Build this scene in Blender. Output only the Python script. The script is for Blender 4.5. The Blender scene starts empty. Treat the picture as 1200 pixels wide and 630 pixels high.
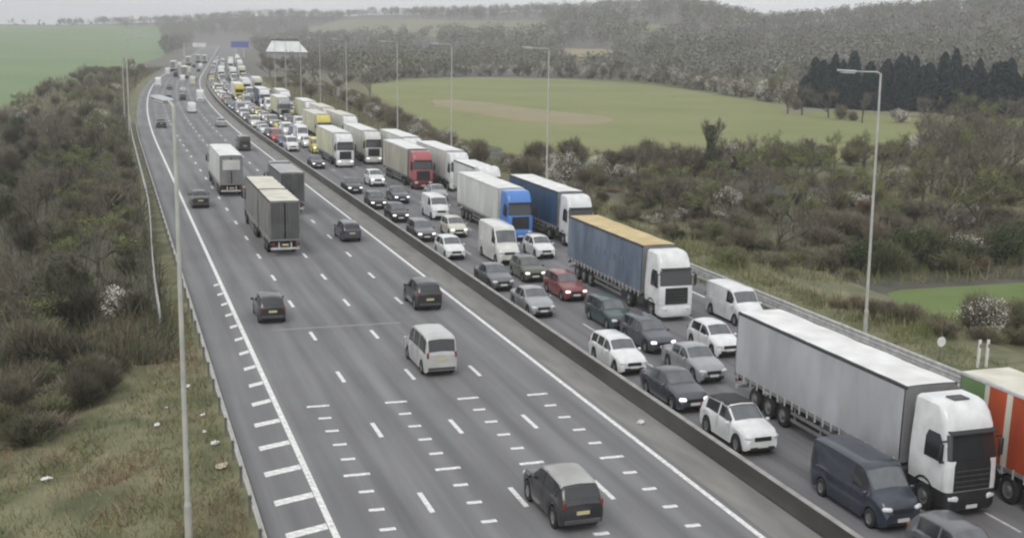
import bpy, math, random
import numpy as np
from mathutils import Matrix, Vector
random.seed(7)
RNG = np.random.default_rng(11)
scene = bpy.context.scene
col = scene.collection
# ------------------------------------------------------------------ camera
CAM_H = 18.2158
cam_data = bpy.data.cameras.new("camera")
cam = bpy.data.objects.new("camera", cam_data)
col.objects.link(cam)
scene.camera = cam
cam_data.sensor_width = 36.0
cam_data.sensor_fit = 'HORIZONTAL'
cam_data.lens = 36.0 * 1358.866 / 1200.0
cam_data.clip_start = 0.5
cam_data.clip_end = 12000
_pit, _yaw, _rol = 0.1966, 0.3360, 0.0221
_F = Vector((math.sin(_yaw) * math.cos(_pit), math.cos(_yaw) * math.cos(_pit), -math.sin(_pit)))
_R = Vector((math.cos(_yaw), -math.sin(_yaw), 0))
_U = _R.cross(_F)
_R2 = math.cos(_rol) * _R + math.sin(_rol) * _U
_U2 = -math.sin(_rol) * _R + math.cos(_rol) * _U
_m = Matrix((_R2, _U2, -_F)).transposed().to_4x4()
_m.translation = (0, 0, CAM_H)
cam.matrix_world = _m
# ------------------------------------------------------------------ overcast sky and weak soft sun
SUN_EL, SUN_AZ = math.radians(48), math.radians(215)
world = bpy.data.worlds.new("World")
scene.world = world
world.use_nodes = True
wn, wl = world.node_tree.nodes, world.node_tree.links
wn.clear()
w_out = wn.new('ShaderNodeOutputWorld')
w_bg = wn.new('ShaderNodeBackground')
w_sky = wn.new('ShaderNodeTexSky')
w_sky.sky_type = 'NISHITA'
w_sky.sun_disc = False
w_sky.sun_elevation = SUN_EL
w_sky.sun_rotation = SUN_AZ
w_sky.dust_density = 4.0
w_sky.air_density = 1.0
w_hsv = wn.new('ShaderNodeHueSaturation')
w_hsv.inputs['Saturation'].default_value = 0.12
w_mix = wn.new('ShaderNodeMix')
w_mix.data_type = 'RGBA'
w_mix.inputs[0].default_value = 0.80            # even cloud deck over the clear sky
w_tc = wn.new('ShaderNodeTexCoord')
w_map = wn.new('ShaderNodeMapping')
w_map.inputs['Scale'].default_value = (1.6, 1.6, 7.0)
w_cl = wn.new('ShaderNodeTexNoise')
w_cl.inputs['Scale'].default_value = 1.7
w_cl.inputs['Detail'].default_value = 5
w_cr = wn.new('ShaderNodeValToRGB')
w_cr.color_ramp.elements[0].position = 0.30
w_cr.color_ramp.elements[0].color = (8.9, 9.1, 9.4, 1)
w_cr.color_ramp.elements[1].position = 0.70
w_cr.color_ramp.elements[1].color = (9.9, 10.05, 10.2, 1)
wl.new(w_tc.outputs['Generated'], w_map.inputs['Vector'])
wl.new(w_map.outputs['Vector'], w_cl.inputs['Vector'])
wl.new(w_cl.outputs['Fac'], w_cr.inputs['Fac'])
wl.new(w_sky.outputs['Color'], w_hsv.inputs['Color'])
wl.new(w_hsv.outputs['Color'], w_mix.inputs[6])
wl.new(w_cr.outputs['Color'], w_mix.inputs[7])
wl.new(w_mix.outputs[2], w_bg.inputs['Color'])
wl.new(w_bg.outputs['Background'], w_out.inputs['Surface'])
w_bg.inputs['Strength'].default_value = 0.10
sun_data = bpy.data.lights.new("sun", 'SUN')
sun_data.energy = 0.9
sun_data.angle = math.radians(25)
sun_data.color = (1.0, 0.97, 0.92)
sun = bpy.data.objects.new("sun", sun_data)
col.objects.link(sun)
_d = Vector((math.sin(SUN_AZ) * math.cos(SUN_EL), math.cos(SUN_AZ) * math.cos(SUN_EL), math.sin(SUN_EL)))
sun.rotation_euler = (-_d).to_track_quat('-Z', 'Y').to_euler()
sun.location = (0, 0, 200)
vs = scene.view_settings
vs.view_transform = 'Standard'
vs.look = 'None'
vs.exposure = 0.2
vs.gamma = 1.0
vs.use_curve_mapping = False
scene.cycles.filter_width = 2.2
scene.cycles.max_bounces = 5
scene.cycles.diffuse_bounces = 2
scene.cycles.glossy_bounces = 2
scene.cycles.transmission_bounces = 2
scene.cycles.volume_bounces = 0
scene.cycles.transparent_max_bounces = 8
# ------------------------------------------------------------------ shape of the place
def ss(a, b, x):
    t = np.clip((np.asarray(x, float) - a) / (b - a), 0, 1)
    return t * t * (3 - 2 * t)

def off(Y):
    """sideways shift of the motorway: straight, then a right-hand bend, then straight again"""
    Y = np.asarray(Y, float)
    c = np.clip(Y - 190, 0, 320)
    return 1.5e-4 * c * c + np.clip(Y - 510, 0, None) * 0.096

def heading(Y):
    Y = float(Y)
    return math.atan(3.0e-4 * min(max(Y - 190, 0), 320))

HANG = np.radians([-60, -12, -2, 3, 7, 12, 20, 27, 31, 36, 43, 60])
HTOP = np.array([18, 20, 24, 34, 46, 50, 56, 58, 36, 44, 54, 54.0])

def ground_z(X, Y):
    X = np.asarray(X, float)
    Y = np.asarray(Y, float)
    xl = X - off(Y)
    D = 1.0 + 3.4 * ss(50, 85, Y) - 3.6 * ss(230, 430, Y)
    z = -D * ss(4.4, -13, xl)
    z = z - 0.10 * (1 - ss(3.2, 4.4, xl)) - 0.05 * ss(3.2, 4.4, xl) * (1 - ss(42.5, 44, xl))
    r = np.hypot(X, Y)
    ang = np.arctan2(X, np.maximum(Y, 1))
    top = np.interp(ang, HANG, HTOP)
    r1 = np.interp(ang, np.radians([-60, 3, 18, 30, 43]), [2300, 2400, 1900, 1300, 1050])
    side = np.maximum(ss(44, 260, xl), ss(0, -160, xl))
    side = np.maximum(side, ss(1500, 2100, Y))
    z = z + side * top * ss(0.22, 1.0, r / r1)
    z = z - 1.6 * ss(46, 62, xl) * (1 - ss(200, 330, r))
    return z
# ------------------------------------------------------------------ helpers: materials
def mat(name, color, rough=0.7, metal=0.0, var=0.0, scale=3.0, detail=4, color2=None, bump=0.0, coat=0.0,
        emit=None, estr=0.0, spec=0.5, coords='Object', stretch=None):
    m = bpy.data.materials.new(name)
    m.use_nodes = True
    nt = m.node_tree
    b = nt.nodes['Principled BSDF']
    b.inputs['Roughness'].default_value = rough
    b.inputs['Metallic'].default_value = metal
    b.inputs['Specular IOR Level'].default_value = spec
    if coat:
        b.inputs['Coat Weight'].default_value = coat
        b.inputs['Coat Roughness'].default_value = 0.08
    c = (*color, 1)
    b.inputs['Base Color'].default_value = c
    if var or color2 is not None:
        tc = nt.nodes.new('ShaderNodeTexCoord')
        src = tc.outputs[coords]
        if stretch:
            mp = nt.nodes.new('ShaderNodeMapping')
            mp.inputs['Scale'].default_value = stretch
            nt.links.new(src, mp.inputs['Vector'])
            src = mp.outputs['Vector']
        n = nt.nodes.new('ShaderNodeTexNoise')
        n.inputs['Scale'].default_value = scale
        n.inputs['Detail'].default_value = detail
        nt.links.new(src, n.inputs['Vector'])
        r = nt.nodes.new('ShaderNodeValToRGB')
        r.color_ramp.elements[0].position = 0.33
        r.color_ramp.elements[1].position = 0.67
        c2 = color2 if color2 is not None else tuple(min(1, k * (1 + var)) for k in color)
        c1 = color if color2 is not None else tuple(k * (1 - var) for k in color)
        r.color_ramp.elements[0].color = (*c1, 1)
        r.color_ramp.elements[1].color = (*c2, 1)
        nt.links.new(n.outputs['Fac'], r.inputs['Fac'])
        nt.links.new(r.outputs['Color'], b.inputs['Base Color'])
        if bump:
            bp = nt.nodes.new('ShaderNodeBump')
            bp.inputs['Strength'].default_value = bump
            bp.inputs['Distance'].default_value = 0.05
            nt.links.new(n.outputs['Fac'], bp.inputs['Height'])
            nt.links.new(bp.outputs['Normal'], b.inputs['Normal'])
    if emit:
        b.inputs['Emission Color'].default_value = (*emit, 1)
        b.inputs['Emission Strength'].default_value = estr
    return m

# ------------------------------------------------------------------ helpers: meshes and objects
class MB:
    """collects faces, builds ONE mesh"""
    def __init__(self):
        self.v, self.f, self.m = [], [], []
    def add(self, verts, faces, mi=0):
        o = len(self.v)
        self.v += [tuple(p) for p in verts]
        self.f += [tuple(i + o for i in f) for f in faces]
        self.m += [mi] * len(faces)
    def box(self, c, s, mi=0, ch=0.0, rz=0.0, rx=0.0):
        hx, hy, hz_ = s[0] / 2, s[1] / 2, s[2] / 2
        if ch <= 0:
            vs_ = [(x * hx, y * hy, z * hz_) for x in (-1, 1) for y in (-1, 1) for z in (-1, 1)]
            fs = [(0, 1, 3, 2), (4, 6, 7, 5), (0, 4, 5, 1), (2, 3, 7, 6), (0, 2, 6, 4), (1, 5, 7, 3)]
        else:
            ch = min(ch, hx * .9, hy * .9, hz_ * .9)
            vs_, idx = [], {}
            for x in (-1, 1):
                for y in (-1, 1):
                    for z in (-1, 1):
                        for a in range(3):
                            p = [x * (hx - ch), y * (hy - ch), z * (hz_ - ch)]
                            p[a] = (x * hx, y * hy, z * hz_)[a]
                            idx[(x, y, z, a)] = len(vs_)
                            vs_.append(tuple(p))
            fs = []
            for a in range(3):
                b, c2 = (a + 1) % 3, (a + 2) % 3
                for s_ in (-1, 1):
                    q = []
                    for (i, j) in ((-1, -1), (1, -1), (1, 1), (-1, 1)):
                        k = [0, 0, 0]; k[a] = s_; k[b] = i; k[c2] = j
                        q.append(idx[(*k, a)])
                    fs.append(tuple(q if s_ > 0 else q[::-1]))
                for i in (-1, 1):
                    for j in (-1, 1):
                        q = []
                        for s_ in (-1, 1):
                            k = [0, 0, 0]; k[a] = s_; k[b] = i; k[c2] = j
                            q.append((idx[(*k, b)], idx[(*k, c2)]))
                        f = (q[0][0], q[1][0], q[1][1], q[0][1])
                        fs.append(f if i * j < 0 else f[::-1])
            for x in (-1, 1):
                for y in (-1, 1):
                    for z in (-1, 1):
                        t = (idx[(x, y, z, 0)], idx[(x, y, z, 1)], idx[(x, y, z, 2)])
                        fs.append(t if x * y * z > 0 else t[::-1])
        if rx:
            ca, sa = math.cos(rx), math.sin(rx)
            vs_ = [(x, y * ca - z * sa, y * sa + z * ca) for x, y, z in vs_]
        if rz:
            ca, sa = math.cos(rz), math.sin(rz)
            vs_ = [(x * ca - y * sa, x * sa + y * ca, z) for x, y, z in vs_]
        self.add([(p[0] + c[0], p[1] + c[1], p[2] + c[2]) for p in vs_], fs, mi)
    def tube(self, a, b, r0, r1=None, n=8, mi=0, caps=True):
        r1 = r0 if r1 is None else r1
        a, b = Vector(a), Vector(b)
        d = (b - a).normalized()
        u = d.orthogonal().normalized()
        w = d.cross(u)
        vs_, fs = [], []
        for (p, r) in ((a, r0), (b, r1)):
            for k in range(n):
                t = 2 * math.pi * k / n
                vs_.append(p + u * (r * math.cos(t)) + w * (r * math.sin(t)))
        for k in range(n):
            fs.append((k, (k + 1) % n, n + (k + 1) % n, n + k))
        if caps:
            fs.append(tuple(range(n - 1, -1, -1)))
            fs.append(tuple(range(n, 2 * n)))
        self.add(vs_, fs, mi)
    def lathe_x(self, prof, n=20, mi=0):
        """prof: list of (x, r) turned about the X axis"""
        vs_, fs = [], []
        for (x, r) in prof:
            for k in range(n):
                t = 2 * math.pi * k / n
                vs_.append((x, r * math.cos(t), r * math.sin(t)))
        for i in range(len(prof) - 1):
            for k in range(n):
                fs.append((i * n + k, i * n + (k + 1) % n, (i + 1) * n + (k + 1) % n, (i + 1) * n + k))
        self.add(vs_, fs, mi)
    def grid(self, P, mi=0, flip=False):
        """P: 2-D list of points"""
        R_, C_ = len(P), len(P[0])
        vs_ = [p for row in P for p in row]
        fs = []
        for i in range(R_ - 1):
            for j in range(C_ - 1):
                q = (i * C_ + j, i * C_ + j + 1, (i + 1) * C_ + j + 1, (i + 1) * C_ + j)
                fs.append(q[::-1] if flip else q)
        self.add(vs_, fs, mi)
    def mesh(self, name, mats, smooth=None):
        me = bpy.data.meshes.new(name)
        me.from_pydata(self.v, [], self.f)
        if not isinstance(mats, (list, tuple)):
            mats = [mats]
        for m in mats:
            me.materials.append(m)
        if len(mats) > 1:
            me.polygons.foreach_set('material_index', self.m)
        if smooth is not None:
            me.polygons.foreach_set('use_smooth', [True] * len(self.f))
            me.set_sharp_from_angle(angle=math.radians(smooth))
        me.update()
        return me

def np_mesh(name, verts, faces, mats, mi=None, smooth=False):
    """fast path: verts (N,3) array, faces (M,k) array with k = 3 or 4"""
    me = bpy.data.meshes.new(name)
    verts = np.asarray(verts, np.float32)
    faces = np.asarray(faces, np.int32)
    k = faces.shape[1]
    me.vertices.add(len(verts))
    me.vertices.foreach_set('co', verts.ravel())
    me.loops.add(faces.size)
    me.loops.foreach_set('vertex_index', faces.ravel())
    me.polygons.add(len(faces))
    me.polygons.foreach_set('loop_start', np.arange(0, faces.size, k, dtype=np.int32))
    for m in (mats if isinstance(mats, (list, tuple)) else [mats]):
        me.materials.append(m)
    if mi is not None:
        me.polygons.foreach_set('material_index', np.asarray(mi, np.int32))
    if smooth:
        me.polygons.foreach_set('use_smooth', np.ones(len(faces), bool))
    me.update(calc_edges=True)
    return me

def obj(name, me, parent=None, loc=(0, 0, 0), rot=(0, 0, 0), label=None, cat=None, group=None, kind=None):
    o = bpy.data.objects.new(name, me)
    col.objects.link(o)
    if parent is not None:
        o.parent = parent
    o.location = loc
    o.rotation_euler = rot
    if label: o['label'] = label
    if cat: o['category'] = cat
    if group: o['group'] = group
    if kind: o['kind'] = kind
    return o

def thing(name, label, cat, loc=(0, 0, 0), rz=0.0, group=None):
    return obj(name, None, None, loc, (0, 0, rz), label, cat, group)

def ordinal(n):
    return '%d%s' % (n, 'th' if 10 <= n % 100 <= 20 else {1: 'st', 2: 'nd', 3: 'rd'}.get(n % 10, 'th'))
# ------------------------------------------------------------------ materials of the setting
def road_mat(name, base, track):
    m = bpy.data.materials.new(name)
    m.use_nodes = True
    nt = m.node_tree
    N, Lk = nt.nodes, nt.links
    b = N['Principled BSDF']
    b.inputs['Roughness'].default_value = 0.85
    b.inputs['Specular IOR Level'].default_value = 0.25
    uv = N.new('ShaderNodeUVMap'); uv.uv_map = 'UVMap'
    sep = N.new('ShaderNodeSeparateXYZ')
    Lk.new(uv.outputs['UV'], sep.inputs[0])
    # two polished wheel paths in every lane
    mul = N.new('ShaderNodeMath'); mul.operation = 'MULTIPLY'; mul.inputs[1].default_value = 4 * math.pi
    Lk.new(sep.outputs['X'], mul.inputs[0])
    sn = N.new('ShaderNodeMath'); sn.operation = 'COSINE'
    Lk.new(mul.outputs[0], sn.inputs[0])
    mp = N.new('ShaderNodeMapping'); mp.inputs['Scale'].default_value = (16, 0.16, 1)
    Lk.new(uv.outputs['UV'], mp.inputs['Vector'])
    n1 = N.new('ShaderNodeTexNoise'); n1.inputs['Scale'].default_value = 0.35; n1.inputs['Detail'].default_value = 6
    Lk.new(mp.outputs['Vector'], n1.inputs['Vector'])
    n2 = N.new('ShaderNodeTexNoise'); n2.inputs['Scale'].default_value = 14; n2.inputs['Detail'].default_value = 6
    tc = N.new('ShaderNodeTexCoord')
    Lk.new(tc.outputs['Object'], n2.inputs['Vector'])
    n3 = N.new('ShaderNodeTexNoise'); n3.inputs['Scale'].default_value = 0.09; n3.inputs['Detail'].default_value = 5
    Lk.new(tc.outputs['Object'], n3.inputs['Vector'])
    def madd(a, k, c):
        x = N.new('ShaderNodeMath'); x.operation = 'MULTIPLY_ADD'
        Lk.new(a, x.inputs[0]); x.inputs[1].default_value = k
        if isinstance(c, float): x.inputs[2].default_value = c
        else: Lk.new(c, x.inputs[2])
        return x.outputs[0]
    f = madd(sn.outputs[0], track, 1.0)
    f = madd(n1.outputs['Fac'], 0.80, f)
    f = madd(n2.outputs['Fac'], 0.16, f)
    f = madd(n3.outputs['Fac'], 0.55, f)
    f = madd(f, 1.0, -0.755)
    hsv = N.new('ShaderNodeVectorMath'); hsv.operation = 'SCALE'
    hsv.inputs[0].default_value = base
    Lk.new(f, hsv.inputs['Scale'])
    Lk.new(hsv.outputs[0], b.inputs['Base Color'])
    bp = N.new('ShaderNodeBump'); bp.inputs['Strength'].default_value = 0.25; bp.inputs['Distance'].default_value = 0.02
    Lk.new(n2.outputs['Fac'], bp.inputs['Height'])
    Lk.new(bp.outputs['Normal'], b.inputs['Normal'])
    return m

M_road = road_mat('worn asphalt', (0.178, 0.178, 0.182), 0.10)
M_road2 = road_mat('darker asphalt', (0.172, 0.171, 0.178), 0.09)
M_strip = mat('dusty median', (0.165, 0.162, 0.153), 0.95, color2=(0.235, 0.229, 0.216), scale=1.1, detail=9, bump=0.15, stretch=(1, .22, 1))
M_paint = mat('road paint', (0.50, 0.50, 0.485), 0.7, color2=(0.88, 0.88, 0.86), scale=5.0, detail=8)
M_paint_old = mat('worn road paint', (0.40, 0.40, 0.39), 0.8, color2=(0.72, 0.72, 0.69), scale=3.0, detail=8)
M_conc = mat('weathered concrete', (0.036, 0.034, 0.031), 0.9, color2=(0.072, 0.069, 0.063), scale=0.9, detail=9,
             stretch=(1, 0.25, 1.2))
M_conctop_lit = mat('skylit concrete top', (0.24, 0.235, 0.225), 0.9, color2=(0.36, 0.35, 0.335), scale=1.2, detail=8)  # same concrete, painted paler as if lit from the sky above
M_galv = mat('galvanised steel', (0.38, 0.38, 0.37), 0.6, 0.15, color2=(0.56, 0.56, 0.54), scale=2.0, detail=6)
M_galvd = mat('dull steel', (0.12, 0.12, 0.115), 0.7, 0.2, color2=(0.22, 0.215, 0.2), scale=2.0, detail=6)
M_pole = mat('lamp column paint', (0.36, 0.36, 0.33), 0.6, 0.1, color2=(0.52, 0.52, 0.48), scale=1.0, detail=6)
M_scrub = mat('scrub soil', (0.060, 0.060, 0.045), 1.0, color2=(0.115, 0.112, 0.080), scale=0.22, detail=12, bump=0.6)
M_grass = mat('rough grass', (0.085, 0.095, 0.045), 1.0, color2=(0.205, 0.19, 0.11), scale=0.42, detail=13, bump=0.6)
M_field = mat('green field', (0.165, 0.190, 0.066), 1.0, color2=(0.215, 0.222, 0.095), scale=0.03, detail=12)
M_fieldpale = mat('pale field', (0.17, 0.19, 0.10), 1.0, color2=(0.21, 0.215, 0.125), scale=0.02, detail=12)
M_fieldl = mat('left crop field', (0.135, 0.205, 0.092), 1.0, color2=(0.175, 0.23, 0.115), scale=0.012, detail=12)
M_tan = mat('bare earth', (0.245, 0.22, 0.125), 1.0, color2=(0.275, 0.235, 0.15), scale=0.06, detail=12)
M_hillfield = mat('dull hill pasture', (0.175, 0.18, 0.115), 1.0, color2=(0.21, 0.20, 0.14), scale=0.01, detail=10)
M_wood_floor = mat('woodland floor', (0.115, 0.11, 0.095), 1.0, color2=(0.15, 0.145, 0.125), scale=0.04, detail=12)

# ------------------------------------------------------------------ ground: one sheet to the horizon
def axis(*segs):
    out = []
    for (a, b, s) in segs:
        out += list(np.arange(a, b, s))
    return np.array(out + [segs[-1][1]])
gx = axis((-1600, -400, 100), (-400, -100, 25), (-100, -20, 8), (-20, 3, 1.8), (3, 46, 4), (46, 70, 2.5), (70, 300, 10),
          (300, 1000, 25), (1000, 3000, 100))
gy = axis((-60, 20, 16), (20, 110, 2.5), (110, 300, 6), (300, 1000, 14), (1000, 2600, 40), (2600, 5200, 260))
XL, YY = np.meshgrid(gx, gy)
XX = XL + off(YY)
ZZ = ground_z(XX, YY)
ZZ = ZZ + (RNG.normal(0, 0.16, ZZ.shape)) * (((XL < 1) | (XL > 47)) & (YY < 400))
gv = np.stack([XX, YY, ZZ], -1).reshape(-1, 3)
nx, ny = len(gx), len(gy)
ii, jj = np.meshgrid(np.arange(ny - 1), np.arange(nx - 1), indexing='ij')
a_ = (ii * nx + jj).ravel()
gf = np.stack([a_, a_ + 1, a_ + nx + 1, a_ + nx], 1)
cx_, cy_ = gv[gf].mean(1)[:, 0], gv[gf].mean(1)[:, 1]
cl = cx_ - off(cy_)
gm = np.where((cl < 3.2) & (cy_ > 67) & (cy_ < 330), 0, 1)
gm = np.where((cl > 58) & (cy_ < 240) & (cl < 100), 0, gm)
gm = np.where(np.hypot(cx_, cy_) > 520, 2, gm)
ground = obj('ground', np_mesh('ground', gv, gf, [M_scrub, M_grass, M_wood_floor], gm, True), kind='structure')

def field(quad, material, name='field', n=22, lift=0.35):
    """four ground corners, draped over the terrain"""
    q = [np.array(p, float) for p in quad]
    rows = []
    for i in range(n + 1):
        s = i / n
        r = []
        for j in range(n + 1):
            t = j / n
            P = (1 - s) * ((1 - t) * q[0] + t * q[1]) + s * ((1 - t) * q[3] + t * q[2])
            e = min(s, 1 - s, t, 1 - t)
            r.append((P[0], P[1], float(ground_z(P[0], P[1])) + (lift if e > 0 else -0.4)))
        rows.append(r)
    b = MB()
    b.grid(rows)
    return obj(name, b.mesh(name, material, 60), kind='structure')

# ------------------------------------------------------------------ carriageways as long sheets following the bend
ROAD_Y = np.concatenate([np.arange(-40, 190, 20), np.arange(190, 560, 8), np.arange(560, 1700, 40)])
def ribbon(name, x0, x1, material, z, ys=ROAD_Y, parent=None, kind=None, uv=None, zt=None):
    v, f = [], []
    for y in ys:
        o = float(off(y))
        v.append((x0 + o, y, z)); v.append((x1 + o, y, z))
    for i in range(len(ys) - 1):
        f.append((2 * i, 2 * i + 1, 2 * i + 3, 2 * i + 2))
    me = bpy.data.meshes.new(name)
    me.from_pydata(v, [], f)
    me.materials.append(material)
    if uv:
        lay = me.uv_layers.new(name='UVMap')
        for p in me.polygons:
            for li in p.loop_indices:
                k = me.loops[li].vertex_index
                lay.data[li].uv = (((x0, x1)[k % 2] - uv[0]) / uv[1], ys[k // 2])
    me.update()
    return obj(name, me, parent, kind=kind)

XL0, XL1, XL2, XL3, XL4 = 7.30, 11.30, 15.03, 18.68, 22.57      # left edge line, three lane lines, right edge line
XR = [25.85, 28.75, 32.50, 36.50, 40.50]                          # the same for the oncoming side
road_l = ribbon('carriageway_left', 4.9, 22.95, M_road, 0.0, kind='structure', uv=(7.3, 3.78))
road_r = ribbon('carriageway_right', 24.9, 42.6, M_road2, 0.0, kind='structure', uv=(25.0, 3.75))
median = ribbon('median_strip', 22.95, 24.9, M_strip, 0.006, kind='structure')

def strip(name, x0, x1, ys, material, parent, z=0.008):
    return ribbon(name, x0, x1, material, z, ys, parent)
far_y = ROAD_Y[ROAD_Y >= 20]
strip('edge_line', XL0 - 0.13, XL0 + 0.13, far_y, M_paint, road_l)
strip('edge_line', XL4 - 0.12, XL4 + 0.12, far_y, M_paint, road_l)
strip('edge_line', XR[0] - 0.10, XR[0] + 0.10, far_y, M_paint_old, road_r)
strip('edge_line', XR[4] - 0.10, XR[4] + 0.10, far_y, M_paint, road_r)

def flat_mesh(name, w, l, material, skew=0.0):
    b = MB()
    b.add([(-w / 2, -l / 2 - skew / 2, 0), (w / 2, -l / 2 + skew / 2, 0), (w / 2, l / 2 + skew / 2, 0), (-w / 2, l / 2 - skew / 2, 0)], [(0, 1, 2, 3)])
    return b.mesh(name, material)
dash_me = flat_mesh('lane_dash', 0.22, 2.1, M_paint)
dash_old = flat_mesh('lane_dash', 0.13, 2.0, M_paint_old)
far_dash = MB()
for road, lines in ((road_l, ((XL1, 42.14, dash_me), (XL2, 41.65, dash_me), (XL3, 41.4, dash_me))),
                    (road_r, ((XR[1], 40.0, dash_old), (XR[2], 43.0, dash_old), (XR[3], 41.0, dash_old)))):
    for (x, y0, me_) in lines:
        for k in range(-1, 120):
            y = y0 + 9 * k
            if y < 260:
                obj('lane_dash', me_, road, (x + float(off(y)), y, 0.008), (0, 0, -heading(y)))
            elif y < 900:
                o = float(off(y))
                far_dash.add([(x + o - .08, y - 1, .008), (x + o + .08, y - 1, .008), (x + o + .08, y + 1, .008), (x + o - .08, y + 1, .008)], [(0, 1, 2, 3)])
obj('far_lane_dashes', far_dash.mesh('far_lane_dashes', M_paint), road_l, kind='stuff')

# measuring bars painted across each lane, a wide one every fifth
bar_s = flat_mesh('measuring_bar', 0.62, 0.26, M_paint)
bar_l = flat_mesh('measuring_bar', 1.12, 0.26, M_paint)
for (x, yl) in ((9.26, 45.8), (13.15, 45.44), (16.86, 45.1), (20.55, 44.8)):
    for k in range(-5, 6):
        obj('measuring_bar', bar_l if k % 5 == 0 else bar_s, road_l, (x, yl + 1.92 * k, 0.008), (0, 0, random.uniform(-.03, .03)))
# oblique hatching outside the left edge line
hatch = flat_mesh('hatch_bar', 1.25, 0.55, M_paint, skew=0.5)
for k in range(16):
    y = 37.5 + 3.2 * k
    s = float(np.interp(k, [0, 3, 5, 7, 10, 16], [1.30, 1.28, 1.0, .62, .42, .30]))
    o = obj('hatch_bar', hatch, road_l, (XL0 - .16 - .625 * s, y, 0.008), (0, 0, random.uniform(-.02, .04)))
    o.scale = (s, 1, 1)
# sealed joint and overbanding across the near lanes
M_joint = mat('pale joint sealant', (0.20, 0.20, 0.202), 0.8, color2=(0.25, 0.25, 0.248), scale=4, detail=6)
jt = flat_mesh('joint_seal', 8.2, 0.35, M_joint)
obj('joint_seal', jt, road_l, (13.2, 71.2, 0.005), (0, 0, 0.0))

# ------------------------------------------------------------------ concrete central barrier
def extrude_profile(prof, ys, x):
    b = MB()
    rows = []
    for y in ys:
        o = float(off(y)) + x
        rows.append([(o + p[0], y, p[1]) for p in prof])
    b.grid(rows)
    return b
bar_y = np.concatenate([np.arange(20, 190, 6), np.arange(190, 560, 8), np.arange(560, 1600, 40)])
cb = thing('central_barrier', 'low dark concrete barrier running between the two carriageways', 'barrier', (0, 0, 0))
prof = [(-.28, -.02), (-.28, .10), (-.20, .28), (-.135, .77)]
prof_r = [(.135, .77), (.20, .28), (.28, .10), (.28, -.02)]
bb = extrude_profile(prof, bar_y, 25.05)
bb2 = extrude_profile(prof_r, bar_y, 25.05)
bb.add(bb2.v, bb2.f)
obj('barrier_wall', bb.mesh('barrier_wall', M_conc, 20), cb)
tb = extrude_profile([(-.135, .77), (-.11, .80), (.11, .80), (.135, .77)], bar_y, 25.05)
obj('barrier_top', tb.mesh('barrier_top', M_conctop_lit, 20), cb)

# ------------------------------------------------------------------ steel guard rails
post_b = MB(); post_b.box((0, 0, .32), (.10, .14, .95))
post_me = post_b.mesh('post', M_galvd)
WPROF = [(0, -.24), (.07, -.19), (.07, -.07), (0, 0), (.07, .07), (.07, .19), (0, .24)]
def guard_rail(x, ya, yb, step, zc, label, face=1, gap=0.0, z0=0.0, double=False, lean=None):
    t = thing('guard_rail', label, 'guard rail', (x + float(off((ya + yb) / 2)), (ya + yb) / 2, z0))
    bx, by = x + float(off((ya + yb) / 2)), (ya + yb) / 2
    ys = np.arange(ya, yb + .1, min(step * 2, 6.4))
    for zc_ in ([zc] if not double else [zc + .22, zc - .24]):
        b = MB()
        rows = []
        for y in ys:
            o = float(off(y)) + x + (lean(y) if lean else 0)
            rows.append([(o + face * (p[0] + gap) - bx, y - by, zc_ + p[1]) for p in WPROF])
        b.grid(rows)
        rows2 = [[(p[0] - face * .012, p[1], p[2]) for p in r] for r in rows]
        b.grid(rows2, flip=True)
        obj('rail', b.mesh('rail', M_galv, 30), t)
    for y in np.arange(ya, yb, step):
        o = float(off(y)) + x + (lean(y) if lean else 0)
        obj('post', post_me, t, (o - face * .055 - bx, y - by, 0))
    return t
guard_rail(4.55, 30, 236, 3.2, .70, 'galvanised steel guard rail beside the white hatching at left', 1)
guard_rail(2.5, 74, 250, 3.2, 1.0, 'second steel guard rail set back behind the left hard strip, in front of thicket', 1,
           z0=-.35, double=True, lean=lambda y: 1.1 * float(ss(74, 135, y)))
guard_rail(42.9, 40, 330, 3.2, .66, 'double railed steel barrier along the far right road edge', -1, double=True)
# ================================================================== vehicles
KZ = 1.18                       # the camera's picture is taller than wide in proportion; vehicles carry that height
M_glass = mat('tinted glass', (0.022, 0.024, 0.027), 0.08, spec=0.8)
M_ws = mat('windscreen glass', (0.075, 0.082, 0.088), 0.12, spec=0.9, color2=(0.12, 0.128, 0.135), scale=1.5, detail=3)
M_tyre = mat('tyre rubber', (0.018, 0.018, 0.018), 0.9, var=.2)
M_rim = mat('alloy rim', (0.34, 0.34, 0.35), 0.4, 0.6, var=.1)
M_rimd = mat('steel rim', (0.20, 0.20, 0.20), 0.6, 0.3, var=.15)
M_black = mat('black plastic', (0.018, 0.018, 0.019), 0.6, var=.25)
M_trim = mat('grey plastic', (0.06, 0.06, 0.062), 0.6, var=.2)
M_chas = mat('chassis grime', (0.035, 0.033, 0.031), 0.85, color2=(0.065, 0.06, 0.055), scale=2, detail=6)
M_lamp = mat('headlamp lens', (0.65, 0.66, 0.68), 0.15, var=.06)
M_lit = mat('lit headlamp', (0.9, 0.9, 0.88), 0.2, emit=(1.0, 0.97, 0.9), estr=0.9)
M_tail = mat('tail lamp lens', (0.16, 0.025, 0.022), 0.2, var=.1)
M_platew = mat('white number plate', (0.62, 0.62, 0.58), 0.5, var=.05)
M_platey = mat('yellow number plate', (0.52, 0.47, 0.26), 0.5, var=.05)
PAINTS = {}
def paint(key, c, metal=0.0, rough=0.28):
    dirty = tuple(.72 * k + .28 * .10 for k in c)
    PAINTS[key] = mat(key + ' car paint', dirty, rough, metal, color2=c, scale=1.3, detail=7, coat=0.5)
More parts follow.
